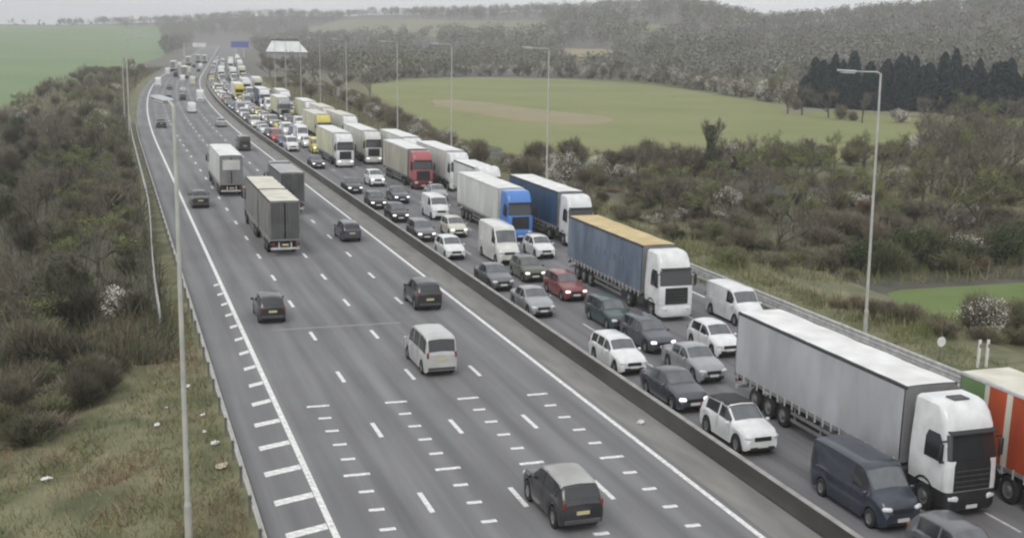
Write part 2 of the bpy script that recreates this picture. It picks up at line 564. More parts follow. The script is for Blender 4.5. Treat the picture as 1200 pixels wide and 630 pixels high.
for k_, c_ in dict(white=(.76, .77, .77), offwhite=(.66, .66, .62), cream=(.60, .58, .48), silver=(.36, .37, .38), grey=(.15, .155, .165),
                   slate=(.075, .082, .10), black=(.016, .016, .018), navy=(.018, .026, .045), blue=(.03, .06, .16), skyblue=(.06, .22, .62),
                   red=(.38, .035, .03), darkred=(.14, .018, .018), rose=(.42, .09, .10), green=(.02, .048, .045), olive=(.085, .092, .06),
                   gold=(.30, .27, .20), pearl=(.50, .50, .485), maroon=(.20, .035, .03), yellow=(.66, .56, .10)).items():
    paint(k_, c_, 0.35 if k_ in ('silver', 'grey', 'slate', 'gold') else 0.0)

def keyed(keys, d=0.012):
    xs = np.array([k[0] for k in keys]); ys = np.array([k[1] for k in keys], float)
    def f(t):
        return float(np.mean([np.interp(min(max(t + e, 0), 1), xs, ys) for e in (-d, -d / 2, 0, d / 2, d)]))
    return f

CARS = {}
def car_spec(name, L, W, top, belt, wt, rear, front, side, wheels=(.19, .815), R=.32, sill=.21, wb=None, solid_side=False, tail_z=.82, head_z=.66):
    CARS[name] = dict(L=L, W=W, top=keyed(top), belt=keyed(belt), wt=keyed(wt), rear=rear, front=front, side=side, wheels=wheels, R=R, sill=sill,
                      wb=keyed(wb or [(0, .86), (.04, .95), (.12, .985), (.3, 1), (.72, 1), (.9, .965), (.97, .88), (1, .76)], .008), tail_z=tail_z, head_z=head_z)
WT = [(0, .90), (.09, .77), (.2, .745), (.55, .745), (.72, .83), (.77, .88), (1, .86)]
car_spec('hatchback', 4.05, 1.77, [(0, .86), (.012, .98), (.10, 1.37), (.17, 1.45), (.42, 1.49), (.56, 1.45), (.745, .99), (.92, .85), (.98, .72), (1, .60)],
         [(0, .80), (.2, .93), (.7, .90), (.75, .91), (.93, .76), (1, .50)], WT, (.022, .095), (.575, .725), [(.16, .42), (.45, .69)], (.175, .815), .31)
car_spec('saloon', 4.75, 1.84, [(0, .84), (.012, .97), (.13, 1.05), (.17, 1.07), (.30, 1.38), (.37, 1.43), (.49, 1.45), (.56, 1.42), (.715, 1.0), (.92, .86), (.98, .72), (1, .58)],
         [(0, .78), (.2, .95), (.7, .91), (.74, .92), (.93, .76), (1, .50)],
         [(0, .90), (.16, .85), (.30, .745), (.56, .745), (.70, .83), (.75, .88), (1, .86)], (.18, .285), (.575, .70), [(.29, .46), (.49, .665)], (.20, .82), .33)
car_spec('estate', 4.70, 1.80, [(0, .84), (.012, 1.0), (.085, 1.37), (.14, 1.44), (.4, 1.48), (.57, 1.44), (.71, 1.0), (.92, .86), (.985, .74), (1, .60)],
         [(0, .80), (.2, .92), (.7, .90), (.74, .91), (.94, .78), (1, .52)], WT, (.022, .08), (.585, .695), [(.11, .27), (.30, .46), (.485, .665)], (.20, .82), .32)
car_spec('suv', 4.40, 1.88, [(0, .95), (.012, 1.1), (.09, 1.50), (.16, 1.60), (.42, 1.66), (.56, 1.62), (.735, 1.14), (.92, 1.03), (.98, .88), (1, .68)],
         [(0, .9), (.2, 1.08), (.7, 1.03), (.74, 1.05), (.94, .92), (1, .6)], WT, (.022, .085), (.575, .715), [(.15, .41), (.44, .68)], (.185, .81), .37, .27,
         tail_z=.98, head_z=.80)
car_spec('mpv', 4.90, 1.93, [(0, 1.0), (.01, 1.2), (.03, 1.72), (.07, 1.88), (.2, 1.94), (.60, 1.93), (.68, 1.86), (.84, 1.20), (.95, 1.0), (.985, .82), (1, .62)],
         [(0, 1.0), (.2, 1.08), (.75, 1.05), (.84, 1.10), (.95, .92), (1, .55)],
         [(0, .93), (.05, .84), (.2, .82), (.65, .80), (.84, .84), (1, .84)], (.010, .042), (.69, .825), [(.06, .30), (.33, .54), (.57, .76)], (.19, .83), .33,
         tail_z=1.05, head_z=.78)
car_spec('van', 5.05, 1.95, [(0, 1.2), (.008, 1.6), (.02, 1.88), (.05, 1.95), (.3, 1.97), (.66, 1.95), (.72, 1.86), (.845, 1.25), (.955, 1.04), (.988, .85), (1, .62)],
         [(0, 1.05), (.2, 1.12), (.75, 1.10), (.845, 1.14), (.95, .95), (1, .55)],
         [(0, .95), (.05, .87), (.2, .86), (.7, .84), (.845, .86), (1, .85)], None, (.73, .835), [(.60, .775)], (.19, .835), .33, tail_z=1.1, head_z=.84)
car_spec('high_van', 5.9, 2.02, [(0, 1.6), (.006, 2.2), (.02, 2.52), (.05, 2.58), (.3, 2.60), (.68, 2.56), (.74, 2.40), (.86, 1.42), (.965, 1.14), (.99, .95), (1, .70)],
         [(0, 1.3), (.2, 1.35), (.76, 1.30), (.86, 1.30), (.96, 1.04), (1, .6)],
         [(0, .95), (.05, .89), (.2, .88), (.72, .86), (.86, .88), (1, .86)], None, (.755, .85), [(.66, .80)], (.20, .84), .34, tail_z=1.2, head_z=.92)

def surf(sp):
    L, W = sp['L'], sp['W']
    yw = [(-.5 + t) * L for t in sp['wheels']]
    ra = sp['R'] * 1.20
    def P(t, v):
        y = (-.5 + t) * L
        w = sp['wb'](t) * W / 2
        zt, zl = sp['top'](t), sp['belt'](t)
        zl = min(zl, zt - .03)
        zb = sp['sill'] + .10 * max(0, (t - .95) / .05) ** 2 + .12 * max(0, (.05 - t) / .05) ** 2
        for q in yw:
            d = abs(y - q)
            if d < ra:
                zb = max(zb, sp['R'] * .96 + math.sqrt(ra * ra - d * d))
        zl2 = max(zl, zb + .06)
        wt_ = sp['wt'](t) * w
        h = max(zt - zl2, .01)
        pts = [(w * .955, zb), (w, zb + .40 * (zl2 - zb)), (w * .992, zb + .86 * (zl2 - zb)), (w * .955, zl2), (wt_ + .02, zt - min(.07, .3 * h)), (wt_ - .10, zt - min(.015, .1 * h)), (0, zt + .02)]
        i = min(int(v), 5)
        f = v - i
        a, b = pts[i], pts[i + 1]
        return Vector((a[0] + (b[0] - a[0]) * f, y, a[1] + (b[1] - a[1]) * f))
    return P

def glass_patch(P, t0, t1, v0, v1, nt=6, nv=4, sx=1, lift=.014, taper=None):
    rows = []
    for i in range(nt + 1):
        t = t0 + (t1 - t0) * i / nt
        r = []
        for j in range(nv + 1):
            v = v0 + (v1 - v0) * j / nv
            p = P(t, v)
            e = .004
            n = (P(t + e, v) - P(t - e, v)).cross(P(t, min(v + .03, 5.999)) - P(t, v - .03))
            n = n.normalized() if n.length > 1e-9 else Vector((0, 0, 1))
            if n.x < -.2 or (abs(n.x) <= .2 and n.z < 0):
                n = -n
            q = p + n * lift
            if v >= 5.999: q.x = 0
            r.append((sx * q.x, q.y, q.z))
        rows.append(r)
    return rows

WHEEL_CACHE = {}
def wheel_meshes(R, w, truck=False):
    k = (round(R, 3), round(w, 3), truck)
    if k not in WHEEL_CACHE:
        b = MB()
        b.lathe_x([(-w / 2, R * .62), (-w / 2, R * .90), (-w * .38, R), (w * .38, R), (w / 2, R * .90), (w / 2, R * .62), (w * .30, R * .60)], 18)
        ty = b.mesh('tyre', M_tyre, 40)
        r = MB()
        if truck:
            r.lathe_x([(w * .42, R * .62), (w * .30, R * .5), (w * .30, R * .30), (w * .55, R * .24), (w * .55, 0.001)], 14)
        else:
            r.lathe_x([(w * .42, R * .64), (w * .22, R * .56), (w * .20, R * .12), (w * .34, R * .10), (w * .34, .001)], 14)
            for s in range(5):
                a = 2 * math.pi * s / 5
                ca, sa = math.cos(a), math.sin(a)
                q = []
                for (rr, hw) in ((R * .08, R * .09), (R * .60, R * .07)):
                    for sgn in (-1, 1):
                        q.append((w * .40, rr * ca - sgn * hw * sa, rr * sa + sgn * hw * ca))
                r.add(q, [(0, 1, 3, 2)])
        WHEEL_CACHE[k] = (ty, r.mesh('rim', M_rimd if truck else M_rim, 35))
    return WHEEL_CACHE[k]

def add_wheel(root, x, y, R, w, truck=False):
    ty, ri = wheel_meshes(R, w, truck)
    a = obj('wheel', None, root, (x, y, R), (0, 0, 0 if x > 0 else math.pi))
    obj('tyre', ty, a)
    obj('rim', ri, a)

CAR_PARTS = {}
def car_parts(name):
    """list of (part name, mesh, location, is_paint) for a car type"""
    if name in CAR_PARTS:
        return CAR_PARTS[name]
    sp = CARS[name]
    P = surf(sp)
    L, W = sp['L'], sp['W']
    parts = []
    ts = sorted(set([0, .004, .012, .022, .035] + list(np.linspace(.05, .95, 44)) + [.965, .978, .988, .995, 1]))
    vr = [0, .5, 1, 1.5, 2, 2.5, 3, 3.5, 4, 4.5, 5, 5.5, 6]
    b = MB()
    rows = []
    for t in ts:
        half = [P(t, v) for v in vr]
        rows.append([tuple(p) for p in half] + [(-p.x, p.y, p.z) for p in reversed(half[:-1])])
    b.grid(rows, flip=True)
    n = len(rows[0])
    for (row, fl) in ((rows[0], True), (rows[-1], False)):
        fs = []
        for i in range(n // 2):
            a, c, d, e = i, i + 1, n - 2 - i, n - 1 - i
            q = (a, c, d, e) if c != d else (a, c, e)
            fs.append(q[::-1] if fl else q)
        b.add(row, fs)
    parts.append(('body', b.mesh('body_' + name, M_black, 32), (0, 0, 0), True))
    u = MB()
    u.box((0, 0, sp['sill'] + .13), (W * .80, L * .93, .24), ch=.04)
    for t in sp['wheels']:
        u.box((0, (-.5 + t) * L, sp['R'] * 1.2), (W * .70, sp['R'] * 2.5, sp['R'] * 1.5))
    parts.append(('underbody', u.mesh('underbody_' + name, M_black), (0, 0, 0), False))
    def glass(nm, t0, t1, m):
        g = MB()
        r = glass_patch(P, t0, t1, 4.55, 6, 6, 5)
        for rr in r:
            rr += [(-p[0], p[1], p[2]) for p in reversed(rr[:-1])]
        g.grid(r, flip=True)
        parts.append((nm, g.mesh(nm + '_' + name, m, 40), (0, 0, 0), False))
    glass('windscreen', *sp['front'], M_ws)
    if sp['rear']:
        glass('rear_window', *sp['rear'], M_glass)
    for (a, c) in sp['side']:
        for s in (-1, 1):
            g = MB()
            g.grid(glass_patch(P, a, c, 3.10, 3.90, 8, 2, s), flip=(s > 0))
            parts.append(('side_window', g.mesh('side_window_' + name, M_glass, 40), (0, 0, 0), False))
    # door shut lines
    for (a, c) in sp['side']:
        for t in (a, c):
            if .12 < t < .85:
                g = MB()
                for s in (-1, 1):
                    r = [glass_patch(P, t - .0022, t + .0022, 1.0, 3.0, 1, 4, s, .006)]
                    g.grid(r[0], flip=(s > 0))
                parts.append(('door_seam', g.mesh('door_seam_' + name, M_black), (0, 0, 0), False))
    yf, yr = L / 2, -L / 2
    hz_ = sp['head_z']
    for s in (-1, 1):
        g = MB()
        g.box((0, 0, 0), (W * .20, .16, .15), ch=.05, rz=-s * .45)
        parts.append(('headlight', g.mesh('headlight_' + name, M_lamp, 40), (s * W * .355, yf - .085, hz_), 'head'))
        g = MB()
        g.box((0, 0, 0), (.14, .12, .30 if sp['top'](.1) > 1.2 else .16), ch=.04)
        parts.append(('tail_light', g.mesh('tail_light_' + name, M_tail, 40), (s * W * .40, yr + .05, sp['tail_z']), False))
        g = MB()
        g.box((0, 0, 0), (.20, .10, .14), ch=.04)
        tm = sp['front'][1] - .03
        parts.append(('door_mirror', g.mesh('door_mirror_' + name, M_black, 40), (s * (W / 2 + .10), (-.5 + tm) * L, sp['belt'](tm) + .06), True))
    g = MB(); g.box((0, 0, 0), (W * .46, .06, .17), ch=.02)
    parts.append(('grille', g.mesh('grille_' + name, M_black), (0, yf - .005, hz_ - .06), False))
    g = MB(); g.box((0, 0, 0), (W * .66, .07, .13), ch=.02)
    parts.append(('air_intake', g.mesh('air_intake_' + name, M_black), (0, yf - .012, .37), False))
    g = MB(); g.box((0, 0, 0), (.52, .03, .115))
    parts.append(('number_plate', g.mesh('number_plate', M_platew), (0, yf + .035, .47), False))
    g = MB(); g.box((0, 0, 0), (.52, .03, .115))
    parts.append(('number_plate', g.mesh('number_plate', M_platey), (0, yr - .012, .72 if name != 'mpv' else .86), False))
    g = MB(); g.box((0, 0, 0), (W * .80, .07, .16), ch=.03)
    parts.append(('rear_bumper', g.mesh('rear_bumper_' + name, M_trim), (0, yr + .01, .42), False))
    CAR_PARTS[name] = parts
    return parts

def set_paint(o, m, slot=0):
    o.material_slots[slot].link = 'OBJECT'
    o.material_slots[slot].material = m

def build_car(kind, color, x, y, oncoming, label, group, lit=False, detail=2, name=None, roof=None):
    sp = CARS[kind]
    rz = -heading(y) + (math.pi if oncoming else 0) + random.uniform(-.012, .012)
    names = {'hatchback': 'hatchback_car', 'saloon': 'saloon_car', 'estate': 'estate_car', 'suv': 'suv_car', 'mpv': 'people_carrier', 'van': 'panel_van', 'high_van': 'high_roof_van'}
    t = thing(name or names[kind], label, 'van' if 'van' in kind else 'car', (x, y, 0.004), rz, group)
    t.scale = (1, 1, KZ)
    skip = ('door_seam', 'air_intake', 'rear_bumper', 'grille', 'door_mirror', 'underbody') if detail < 2 else ()
    seen = ('tail_light', 'rear_window', 'rear_bumper') if oncoming else ('headlight', 'grille', 'air_intake')
    for (nm, me, loc, pt) in car_parts(kind):
        if nm in skip or (detail < 2 and nm in seen):
            continue
        o = obj(nm, me, t, loc)
        if pt is True:
            set_paint(o, PAINTS[color])
        elif pt == 'head' and lit:
            set_paint(o, M_lit)
    if roof:
        P = surf(sp)
        g = MB()
        r = glass_patch(P, sp['rear'][1] + .02, sp['front'][0] - .002, 3.95, 6, 8, 6, lift=.012)
        for rr in r:
            rr += [(-p[0], p[1], p[2]) for p in reversed(rr[:-1])]
        g.grid(r, flip=True)
        obj('roof_panel', g.mesh('roof_panel', roof, 40), t)
    for tt in sp['wheels']:
        for s in (-1, 1):
            xx = s * (sp['W'] / 2 - .125)
            yy = (-.5 + tt) * sp['L']
            if detail == 2:
                add_wheel(t, xx, yy, sp['R'], .21)
            else:
                obj('wheel', wheel_meshes(sp['R'], .21)[0], t, (xx, yy, sp['R']), (0, 0, 0 if s > 0 else math.pi))
    return t

# ------------------------------------------------------------------ lorries
def rounded_section(w, yf, yb, r, n=5):
    """right half then left half of a plan section, front corners rounded; starts at rear right, goes round the front"""
    pts = [(w, yb)]
    for k in range(n + 1):
        a = math.pi / 2 * k / n
        pts.append((w - r + r * math.cos(a), yf - r + r * math.sin(a)))
    return pts + [(-x, y) for (x, y) in reversed(pts)]

def section_loft(secs, n=5):
    """secs: list of (z, half width, y front, y back, corner radius)"""
    b = MB()
    rows = [[(x, y, z) for (x, y) in rounded_section(w, yf, yb, r, n)] for (z, w, yf, yb, r) in secs]
    b.grid(rows)
    m = len(rows[0])
    for row, fl in ((rows[0], True), (rows[-1], False)):
        b.add(row, [tuple(range(m))[::-1] if fl else tuple(range(m))])
    for i in range(len(rows) - 1):       # back wall
        b.add([rows[i][0], rows[i][-1], rows[i + 1][-1], rows[i + 1][0]], [(0, 3, 2, 1)])
    return b

CAB_CACHE = {}
def cab_meshes(style):
    if style in CAB_CACHE:
        return CAB_CACHE[style]
    out = []
    W2 = 1.24
    hi = style != 'low'
    secs = [(.98, W2 - .02, 0, -2.25, .20), (1.30, W2, .0, -2.28, .22), (2.02, W2, -.04, -2.28, .24), (2.55, W2 - .03, -.16, -2.28, .26), (2.98, W2 - .06, -.28, -2.28, .28)]
    if hi:
        secs += [(3.12, W2 - .07, -.30, -2.28, .28), (3.50, W2 - .09, -.52, -2.28, .28), (3.76, W2 - .13, -.80, -2.28, .28), (3.86, W2 - .24, -1.02, -2.22, .28)]
    else:
        secs += [(3.08, W2 - .12, -.42, -2.2, .30)]
    out.append(('cab_body', section_loft(secs).mesh('cab_body', M_black, 30), (0, 0, 0), 'paint'))
    def front_patch(nm, z0, z1, m, win, side_wrap, nz=4, lift=.02):
        g = MB()
        rows = []
        zs = [s[0] for s in secs]
        for i in range(nz + 1):
            z = z0 + (z1 - z0) * i / nz
            w = np.interp(z, zs, [s[1] for s in secs]); yf = np.interp(z, zs, [s[2] for s in secs]); r = np.interp(z, zs, [s[4] for s in secs])
            pts = rounded_section(w + lift, yf + lift, -2, r, 6)[1:-1]
            pts = [p for p in pts if p[1] > yf - side_wrap]
            rows.append([(x * win, y, z) for (x, y) in pts])
        k = min(len(r) for r in rows)
        rows = [r[(len(r) - k) // 2:(len(r) - k) // 2 + k] for r in rows]
        g.grid(rows)
        return g.mesh(nm, m, 40)
    out.append(('windscreen', front_patch('windscreen', 2.06, 2.90, M_glass, .97, .13), (0, 0, 0), None))
    out.append(('grille', front_patch('grille', 1.02, 1.94, M_black, .74, .03), (0, 0, 0), None if style != 'pale' else None))
    out.append(('grille_surround', front_patch('grille_surround', 1.0, 2.12, M_black, .80, .035, lift=.012), (0, 0, 0), 'tall'))
    g = MB(); g.box((0, -1.25, 3.885), (.75, .55, .05), ch=.02)
    out.append(('roof_hatch', g.mesh('roof_hatch', M_trim), (0, 0, 0), None))
    g = MB()
    for z in (1.16, 1.34, 1.52, 1.70):
        g.box((0, .035, z), (1.62, .04, .03))
    out.append(('grille_bar', g.mesh('grille_bar', M_trim), (0, 0, 0), None))
    g = MB()
    g.box((0, -.44, 2.96), (2.20, .30, .05), ch=.02, rx=-.25)
    out.append(('sun_visor', g.mesh('sun_visor', M_black), (0, .24, .02), None))
    for s in (-1, 1):
        g = MB()
        zs = [(1.95, -1.42, -.40), (2.25, -1.42, -.36), (2.62, -1.42, -.44), (2.86, -1.30, -.62)]
        rows = []
        for (z, y0, y1) in zs:
            w = float(np.interp(z, [q[0] for q in secs], [q[1] for q in secs])) + .015
            rows.append([(s * w, y0, z), (s * w, (y0 + y1) / 2, z), (s * w, y1, z)])
        g.grid(rows, flip=(s < 0))
        out.append(('side_window', g.mesh('side_window_cab', M_glass), (0, 0, 0), None))
        g = MB()
        g.box((s * (W2 + .20), -.22, 2.35), (.20, .16, .62), ch=.05)
        g.box((s * (W2 + .08), -.25, 2.72), (.26, .06, .05))
        g.box((s * (W2 + .08), -.25, 2.0), (.26, .06, .05))
        out.append(('door_mirror', g.mesh('door_mirror_cab', M_black, 40), (0, 0, 0), None))
        g = MB()
        g.box((0, 0, 0), (.46, .14, .20), ch=.06, rz=-s * .30)
        out.append(('headlight', g.mesh('headlight_cab', M_lamp, 40), (s * .90, .045, .76), 'head'))
        g = MB()       # steps and dark arch behind the bumper
        g.box((s * (W2 - .16), -1.9, .75), (.26, .55, .55), ch=.03)
        out.append(('side_step', g.mesh('side_step', M_black), (0, 0, 0), None))
        g = MB()
        R_ = []
        for i in range(9):
            a = math.pi * i / 8
            R_.append([(s * (W2 + .012), -1.30 + .62 * math.cos(a), .52 + .62 * math.sin(a)), (s * (W2 - .34), -1.30 + .62 * math.cos(a), .52 + .62 * math.sin(a))])
        g.grid(R_)
        R2_ = [[(s * (W2 + .012), -1.30 + rr * math.cos(math.pi * i / 8), .52 + rr * math.sin(math.pi * i / 8)) for rr in (.62, .70)] for i in range(9)]
        g.grid(R2_, flip=(s > 0))
        out.append(('wheel_arch', g.mesh('wheel_arch', M_black), (0, 0, 0), None))
    b = section_loft([(.30, W2 - .12, .04, -.56, .30), (.42, W2 - .02, .10, -.60, .34), (.70, W2, .10, -.62, .34), (.96, W2 - .01, .03, -.62, .26)])
    out.append(('bumper', b.mesh('bumper', M_black, 30), (0, 0, 0), 'bumper'))
    g = MB(); g.box((0, .112, .46), (.52, .03, .12))
    out.append(('number_plate', g.mesh('number_plate', M_platew), (0, 0, 0), None))
    CAB_CACHE[style] = out
    return out

def add_cab(t, yfront, color, bumper=None, lit=False, detail=2, grille=None):
    tall = bumper is M_black
    """cab with its front at local y = yfront"""
    for (nm, me, loc, pt) in cab_meshes('high'):
        if detail < 2 and nm in ('grille_bar', 'sun_visor', 'side_step', 'wheel_arch', 'number_plate'):
            continue
        if (pt == 'tall' and not tall) or (nm == 'roof_hatch' and not tall):
            continue
        o = obj(nm, me, t, (loc[0], loc[1] + yfront, loc[2]))
        if pt == 'paint': set_paint(o, PAINTS[color])
        elif pt == 'bumper': set_paint(o, bumper or PAINTS[color])
        elif pt == 'head' and lit: set_paint(o, M_lit)
        elif nm == 'grille' and grille: set_paint(o, grille)
    for s in (-1, 1):
        if detail == 2: add_wheel(t, s * 1.06, yfront - 1.30, .50, .32, True)
        else: obj('wheel', wheel_meshes(.50, .32, True)[0], t, (s * 1.06, yfront - 1.30, .50), (0, 0, 0 if s > 0 else math.pi))

def curtain_mat(name, c, c2=None, stretch=(1, .5, .25), rough=.55):
    return mat(name, tuple(.82 * k for k in c), rough, color2=c2 or c, scale=1.4, detail=7, stretch=stretch)

ROOFS = dict(white=mat('lorry roof white', (.60, .60, .58), .6, color2=(.78, .78, .77), scale=.8, detail=6),
             cream=mat('lorry roof cream', (.50, .48, .40), .6, color2=(.66, .64, .54), scale=.8, detail=6),
             ochre=mat('lorry roof ochre', (.46, .34, .15), .6, color2=(.58, .46, .24), scale=.8, detail=6),
             grey=mat('lorry roof grey', (.30, .30, .29), .6, color2=(.42, .42, .41), scale=.8, detail=6))
M_frame = mat('trailer frame', (.20, .20, .20), .6, .2, var=.2)
M_strap = mat('strap webbing', (.42, .42, .41), .8, var=.2)
M_darkedge = mat('dark edging', (.05, .05, .052), .7, var=.2)

def add_box_body(t, yf, L, curtain, roof, rear, zf=1.18, zt=3.95, W=2.52, detail=2, ribs=True, roof_split=None, bands=None, edge=None, nose=True):
    """load body with front at local y = yf; curtains, roof, rear doors and frame as parts"""
    yr = yf - L
    yc = (yf + yr) / 2
    for s in (-1, 1):
        g = MB()
        n = max(6, int(L / .55))
        rows = []
        for i in range(n + 1):
            y = yf - .10 - (L - .2) * i / n
            bulge = .022 * math.sin(i * 2.1) if ribs else 0
            rows.append([(s * (W / 2 - .02), y, zf + .05), (s * (W / 2 + bulge), y, zf + .12), (s * (W / 2 + bulge + (.012 if ribs else 0)), y, (zf + zt) / 2), (s * (W / 2 - .01), y, zt - .12)])
        if bands:
            # colour blocks: each its own sheet of the curtain, butted end to end
            for (a, c, m) in bands:
                gb = MB()
                k_ = max(2, int((c - a) * n) + 1)
                sel = []
                for i in range(k_ + 1):
                    y = yf - .10 - (L - .2) * (a + (c - a) * i / k_)
                    sel.append([(s * (W / 2 - .02), y, zf + .05), (s * W / 2, y, zf + .12), (s * (W / 2 + .01), y, (zf + zt) / 2), (s * (W / 2 - .01), y, zt - .12)])
                gb.grid(sel, flip=(s < 0))
                obj('side_curtain', gb.mesh('side_curtain', m, 40), t)
        else:
            g.grid(rows, flip=(s < 0))
            obj('side_curtain', g.mesh('side_curtain', curtain, 40), t)
        if detail == 2:
            g = MB()
            k = int(L / .62)
            for i in range(k):
                y = yf - .35 - (L - .7) * i / (k - 1)
                g.box((s * (W / 2 + .02), y, zf - .05), (.03, .09, .34))
            obj('strap_row', g.mesh('strap_row', M_strap), t, kind='stuff')
            g = MB(); g.box((s * (W / 2 - .03), yc, zf + .0), (.10, L - .02, .13))
            obj('side_rave', g.mesh('side_rave', M_frame), t)
        g = MB(); g.box((s * (W / 2 - .045), yc, zt - .055), (.11, L, .13), ch=.02)
        obj('roof_rail', g.mesh('roof_rail', edge or M_darkedge), t)
    segs = [(0, 1)] if not roof_split else roof_split
    for (a, c) in segs:
        g = MB()
        rows = []
        for i in range(13):
            y = yf - .03 - (L - .06) * (a + (c - a) * i / 12)
            sag = .012 * math.sin(i * 1.9)
            rows.append([(x, y, zt + .012 + .02 * math.cos(x / W * math.pi) + sag) for x in (-W / 2 + .06, -W / 4, 0, W / 4, W / 2 - .06)])
        g.grid(rows, flip=True)
        obj('roof', g.mesh('roof', roof, 60), t)
    g = MB(); g.box((0, yf - .04, (zf + zt) / 2), (W - .06, .08, zt - zf - .02))
    obj('front_bulkhead', g.mesh('front_bulkhead', rear if nose is True else nose), t)
    for s in (-1, 1):
        g = MB(); g.box((s * (W / 4 - .012), yr + .03, (zf + zt) / 2), (W / 2 - .12, .07, zt - zf - .16), ch=.01)
        o = obj('rear_door', g.mesh('rear_door', rear), t)
        if detail == 2:
            g = MB()
            for xx in (.12, .36):
                g.tube((s * xx, yr - .025, zf + .15), (s * xx, yr - .025, zt - .2), .02, n=6)
            obj('lock_rod', g.mesh('lock_rod', M_galvd), o)
    g = MB()
    for s in (-1, 1):
        g.box((s * (W / 2 - .055), yr + .04, (zf + zt) / 2), (.10, .10, zt - zf - .14))
    g.box((0, yr + .04, zf + .02), (W, .12, .12)); g.box((0, yr + .04, zt - .055), (W - .24, .10, .12))
    obj('rear_frame', g.mesh('rear_frame', M_frame), t)

def add_chassis(t, yf, L, zf=1.12, axles=(), guards=True, detail=2, legs=False, rear_rig=True):
    yr = yf - L
    g = MB()
    for s in (-1, 1):
        g.box((s * .45, (yf + yr) / 2, zf - .18), (.16, L - .3, .34))
    for i in range(int(L / 1.4)):
        g.box((0, yf - .5 - i * 1.4, zf - .10), (2.2, .09, .14))
    g.box((0, (yf + yr) / 2, zf + .02), (2.42, L - .1, .06))
    for y in axles:
        g.tube((-1.0, yf - y, .52), (1.0, yf - y, .52), .09, n=8)
    obj('chassis', g.mesh('chassis', M_chas), t)
    for y in axles:
        for s in (-1, 1):
            if detail == 2: add_wheel(t, s * 1.06, yf - y, .50, .36, True)
            else: obj('wheel', wheel_meshes(.50, .36, True)[0], t, (s * 1.06, yf - y, .50), (0, 0, 0 if s > 0 else math.pi))
    if guards and detail == 2 and axles:
        y0 = yf - 3.3 if legs else yf - 1.2
        y1 = yf - min(axles) + .7
        if y0 - y1 > 1:
            for s in (-1, 1):
                g = MB()
                for z in (.50, .80):
                    g.box((s * 1.20, (y0 + y1) / 2, z), (.04, y0 - y1, .14))
                for k in range(3):
                    g.box((s * 1.17, y0 - .3 - (y0 - y1 - .6) * k / 2, .78), (.05, .08, .72))
                obj('side_guard', g.mesh('side_guard', M_frame), t)
    if legs and detail == 2:
        for s in (-1, 1):
            g = MB(); g.box((s * .75, yf - 2.5, .62), (.14, .16, .86)); g.box((s * .75, yf - 2.5, .22), (.30, .30, .06))
            obj('landing_leg', g.mesh('landing_leg', M_chas), t)
    if rear_rig:
        g = MB(); g.box((0, yr + .06, .58), (2.36, .12, .16), ch=.02)
        for s in (-1, 1): g.box((s * .5, yr + .12, .80), (.12, .10, .40))
        obj('rear_bumper', g.mesh('rear_bumper', M_galv), t)
        for s in (-1, 1):
            g = MB(); g.box((s * 1.0, yr + .02, .90), (.38, .10, .16), ch=.02)
            obj('tail_light', g.mesh('tail_light', M_tail), t)
        g = MB(); g.box((0, yr + .01, .86), (.52, .04, .12))
        obj('number_plate', g.mesh('number_plate', M_platey), t)

def artic(label, x, yfront, cab, curtain, roof, rear, group, oncoming=True, lit=False, detail=2, bumper=None, bands=None, edge=None, name='articulated_lorry', ztop=3.95, tl=13.5, ribs=True, grille=None):
    """tractor and semi-trailer; yfront = world Y of the end nearest the camera"""
    L = tl + 2.9
    yc = yfront + L / 2
    t = thing(name, label, 'lorry', (x + float(off(yc)), yc, .004), -heading(yc) + (math.pi if oncoming else 0), group)
    t.scale = (1, 1, KZ)
    add_cab(t, L / 2 - .1, cab, bumper, lit, detail, grille)
    g = MB()
    for s in (-1, 1): g.box((s * .42, L / 2 - 4.0, .82), (.14, 4.2, .28))
    g.box((0, L / 2 - 3.2, .78), (2.3, .9, .55), ch=.05)
    g.box((0, L / 2 - 4.9, 1.06), (1.1, 1.0, .10))
    obj('tractor_frame', g.mesh('tractor_frame', M_chas), t)
    for s in (-1, 1):
        if detail == 2: add_wheel(t, s * 1.0, L / 2 - 4.95, .50, .44, True)
        else: obj('wheel', wheel_meshes(.50, .44, True)[0], t, (s * 1.0, L / 2 - 4.95, .50), (0, 0, 0 if s > 0 else math.pi))
    yf = L / 2 - 2.9
    add_box_body(t, yf, tl, curtain, roof, rear, detail=detail, bands=bands, edge=edge, zt=ztop, ribs=ribs)
    add_chassis(t, yf, tl, axles=(tl - 4.6, tl - 3.3, tl - 2.0), detail=detail, legs=True)
    return t

def rigid(label, x, y, cab, curtain, roof, rear, group, oncoming=False, L=9.0, zt=3.7, detail=2, lit=False, ribs=False, name='box_lorry'):
    yc = y + L / 2
    t = thing(name, label, 'lorry', (x + float(off(yc)), yc, .004), -heading(yc) + (math.pi if oncoming else 0), group)
    t.scale = (1, 1, KZ)
    add_cab(t, L / 2 - .1, cab, None, lit, detail)
    bl = L - 2.6
    add_box_body(t, L / 2 - 2.55, bl, curtain, roof, rear, zt=zt, detail=detail, ribs=ribs)
    add_chassis(t, L / 2 - 2.5, bl, axles=(bl - 2.3,), detail=detail)
    return t
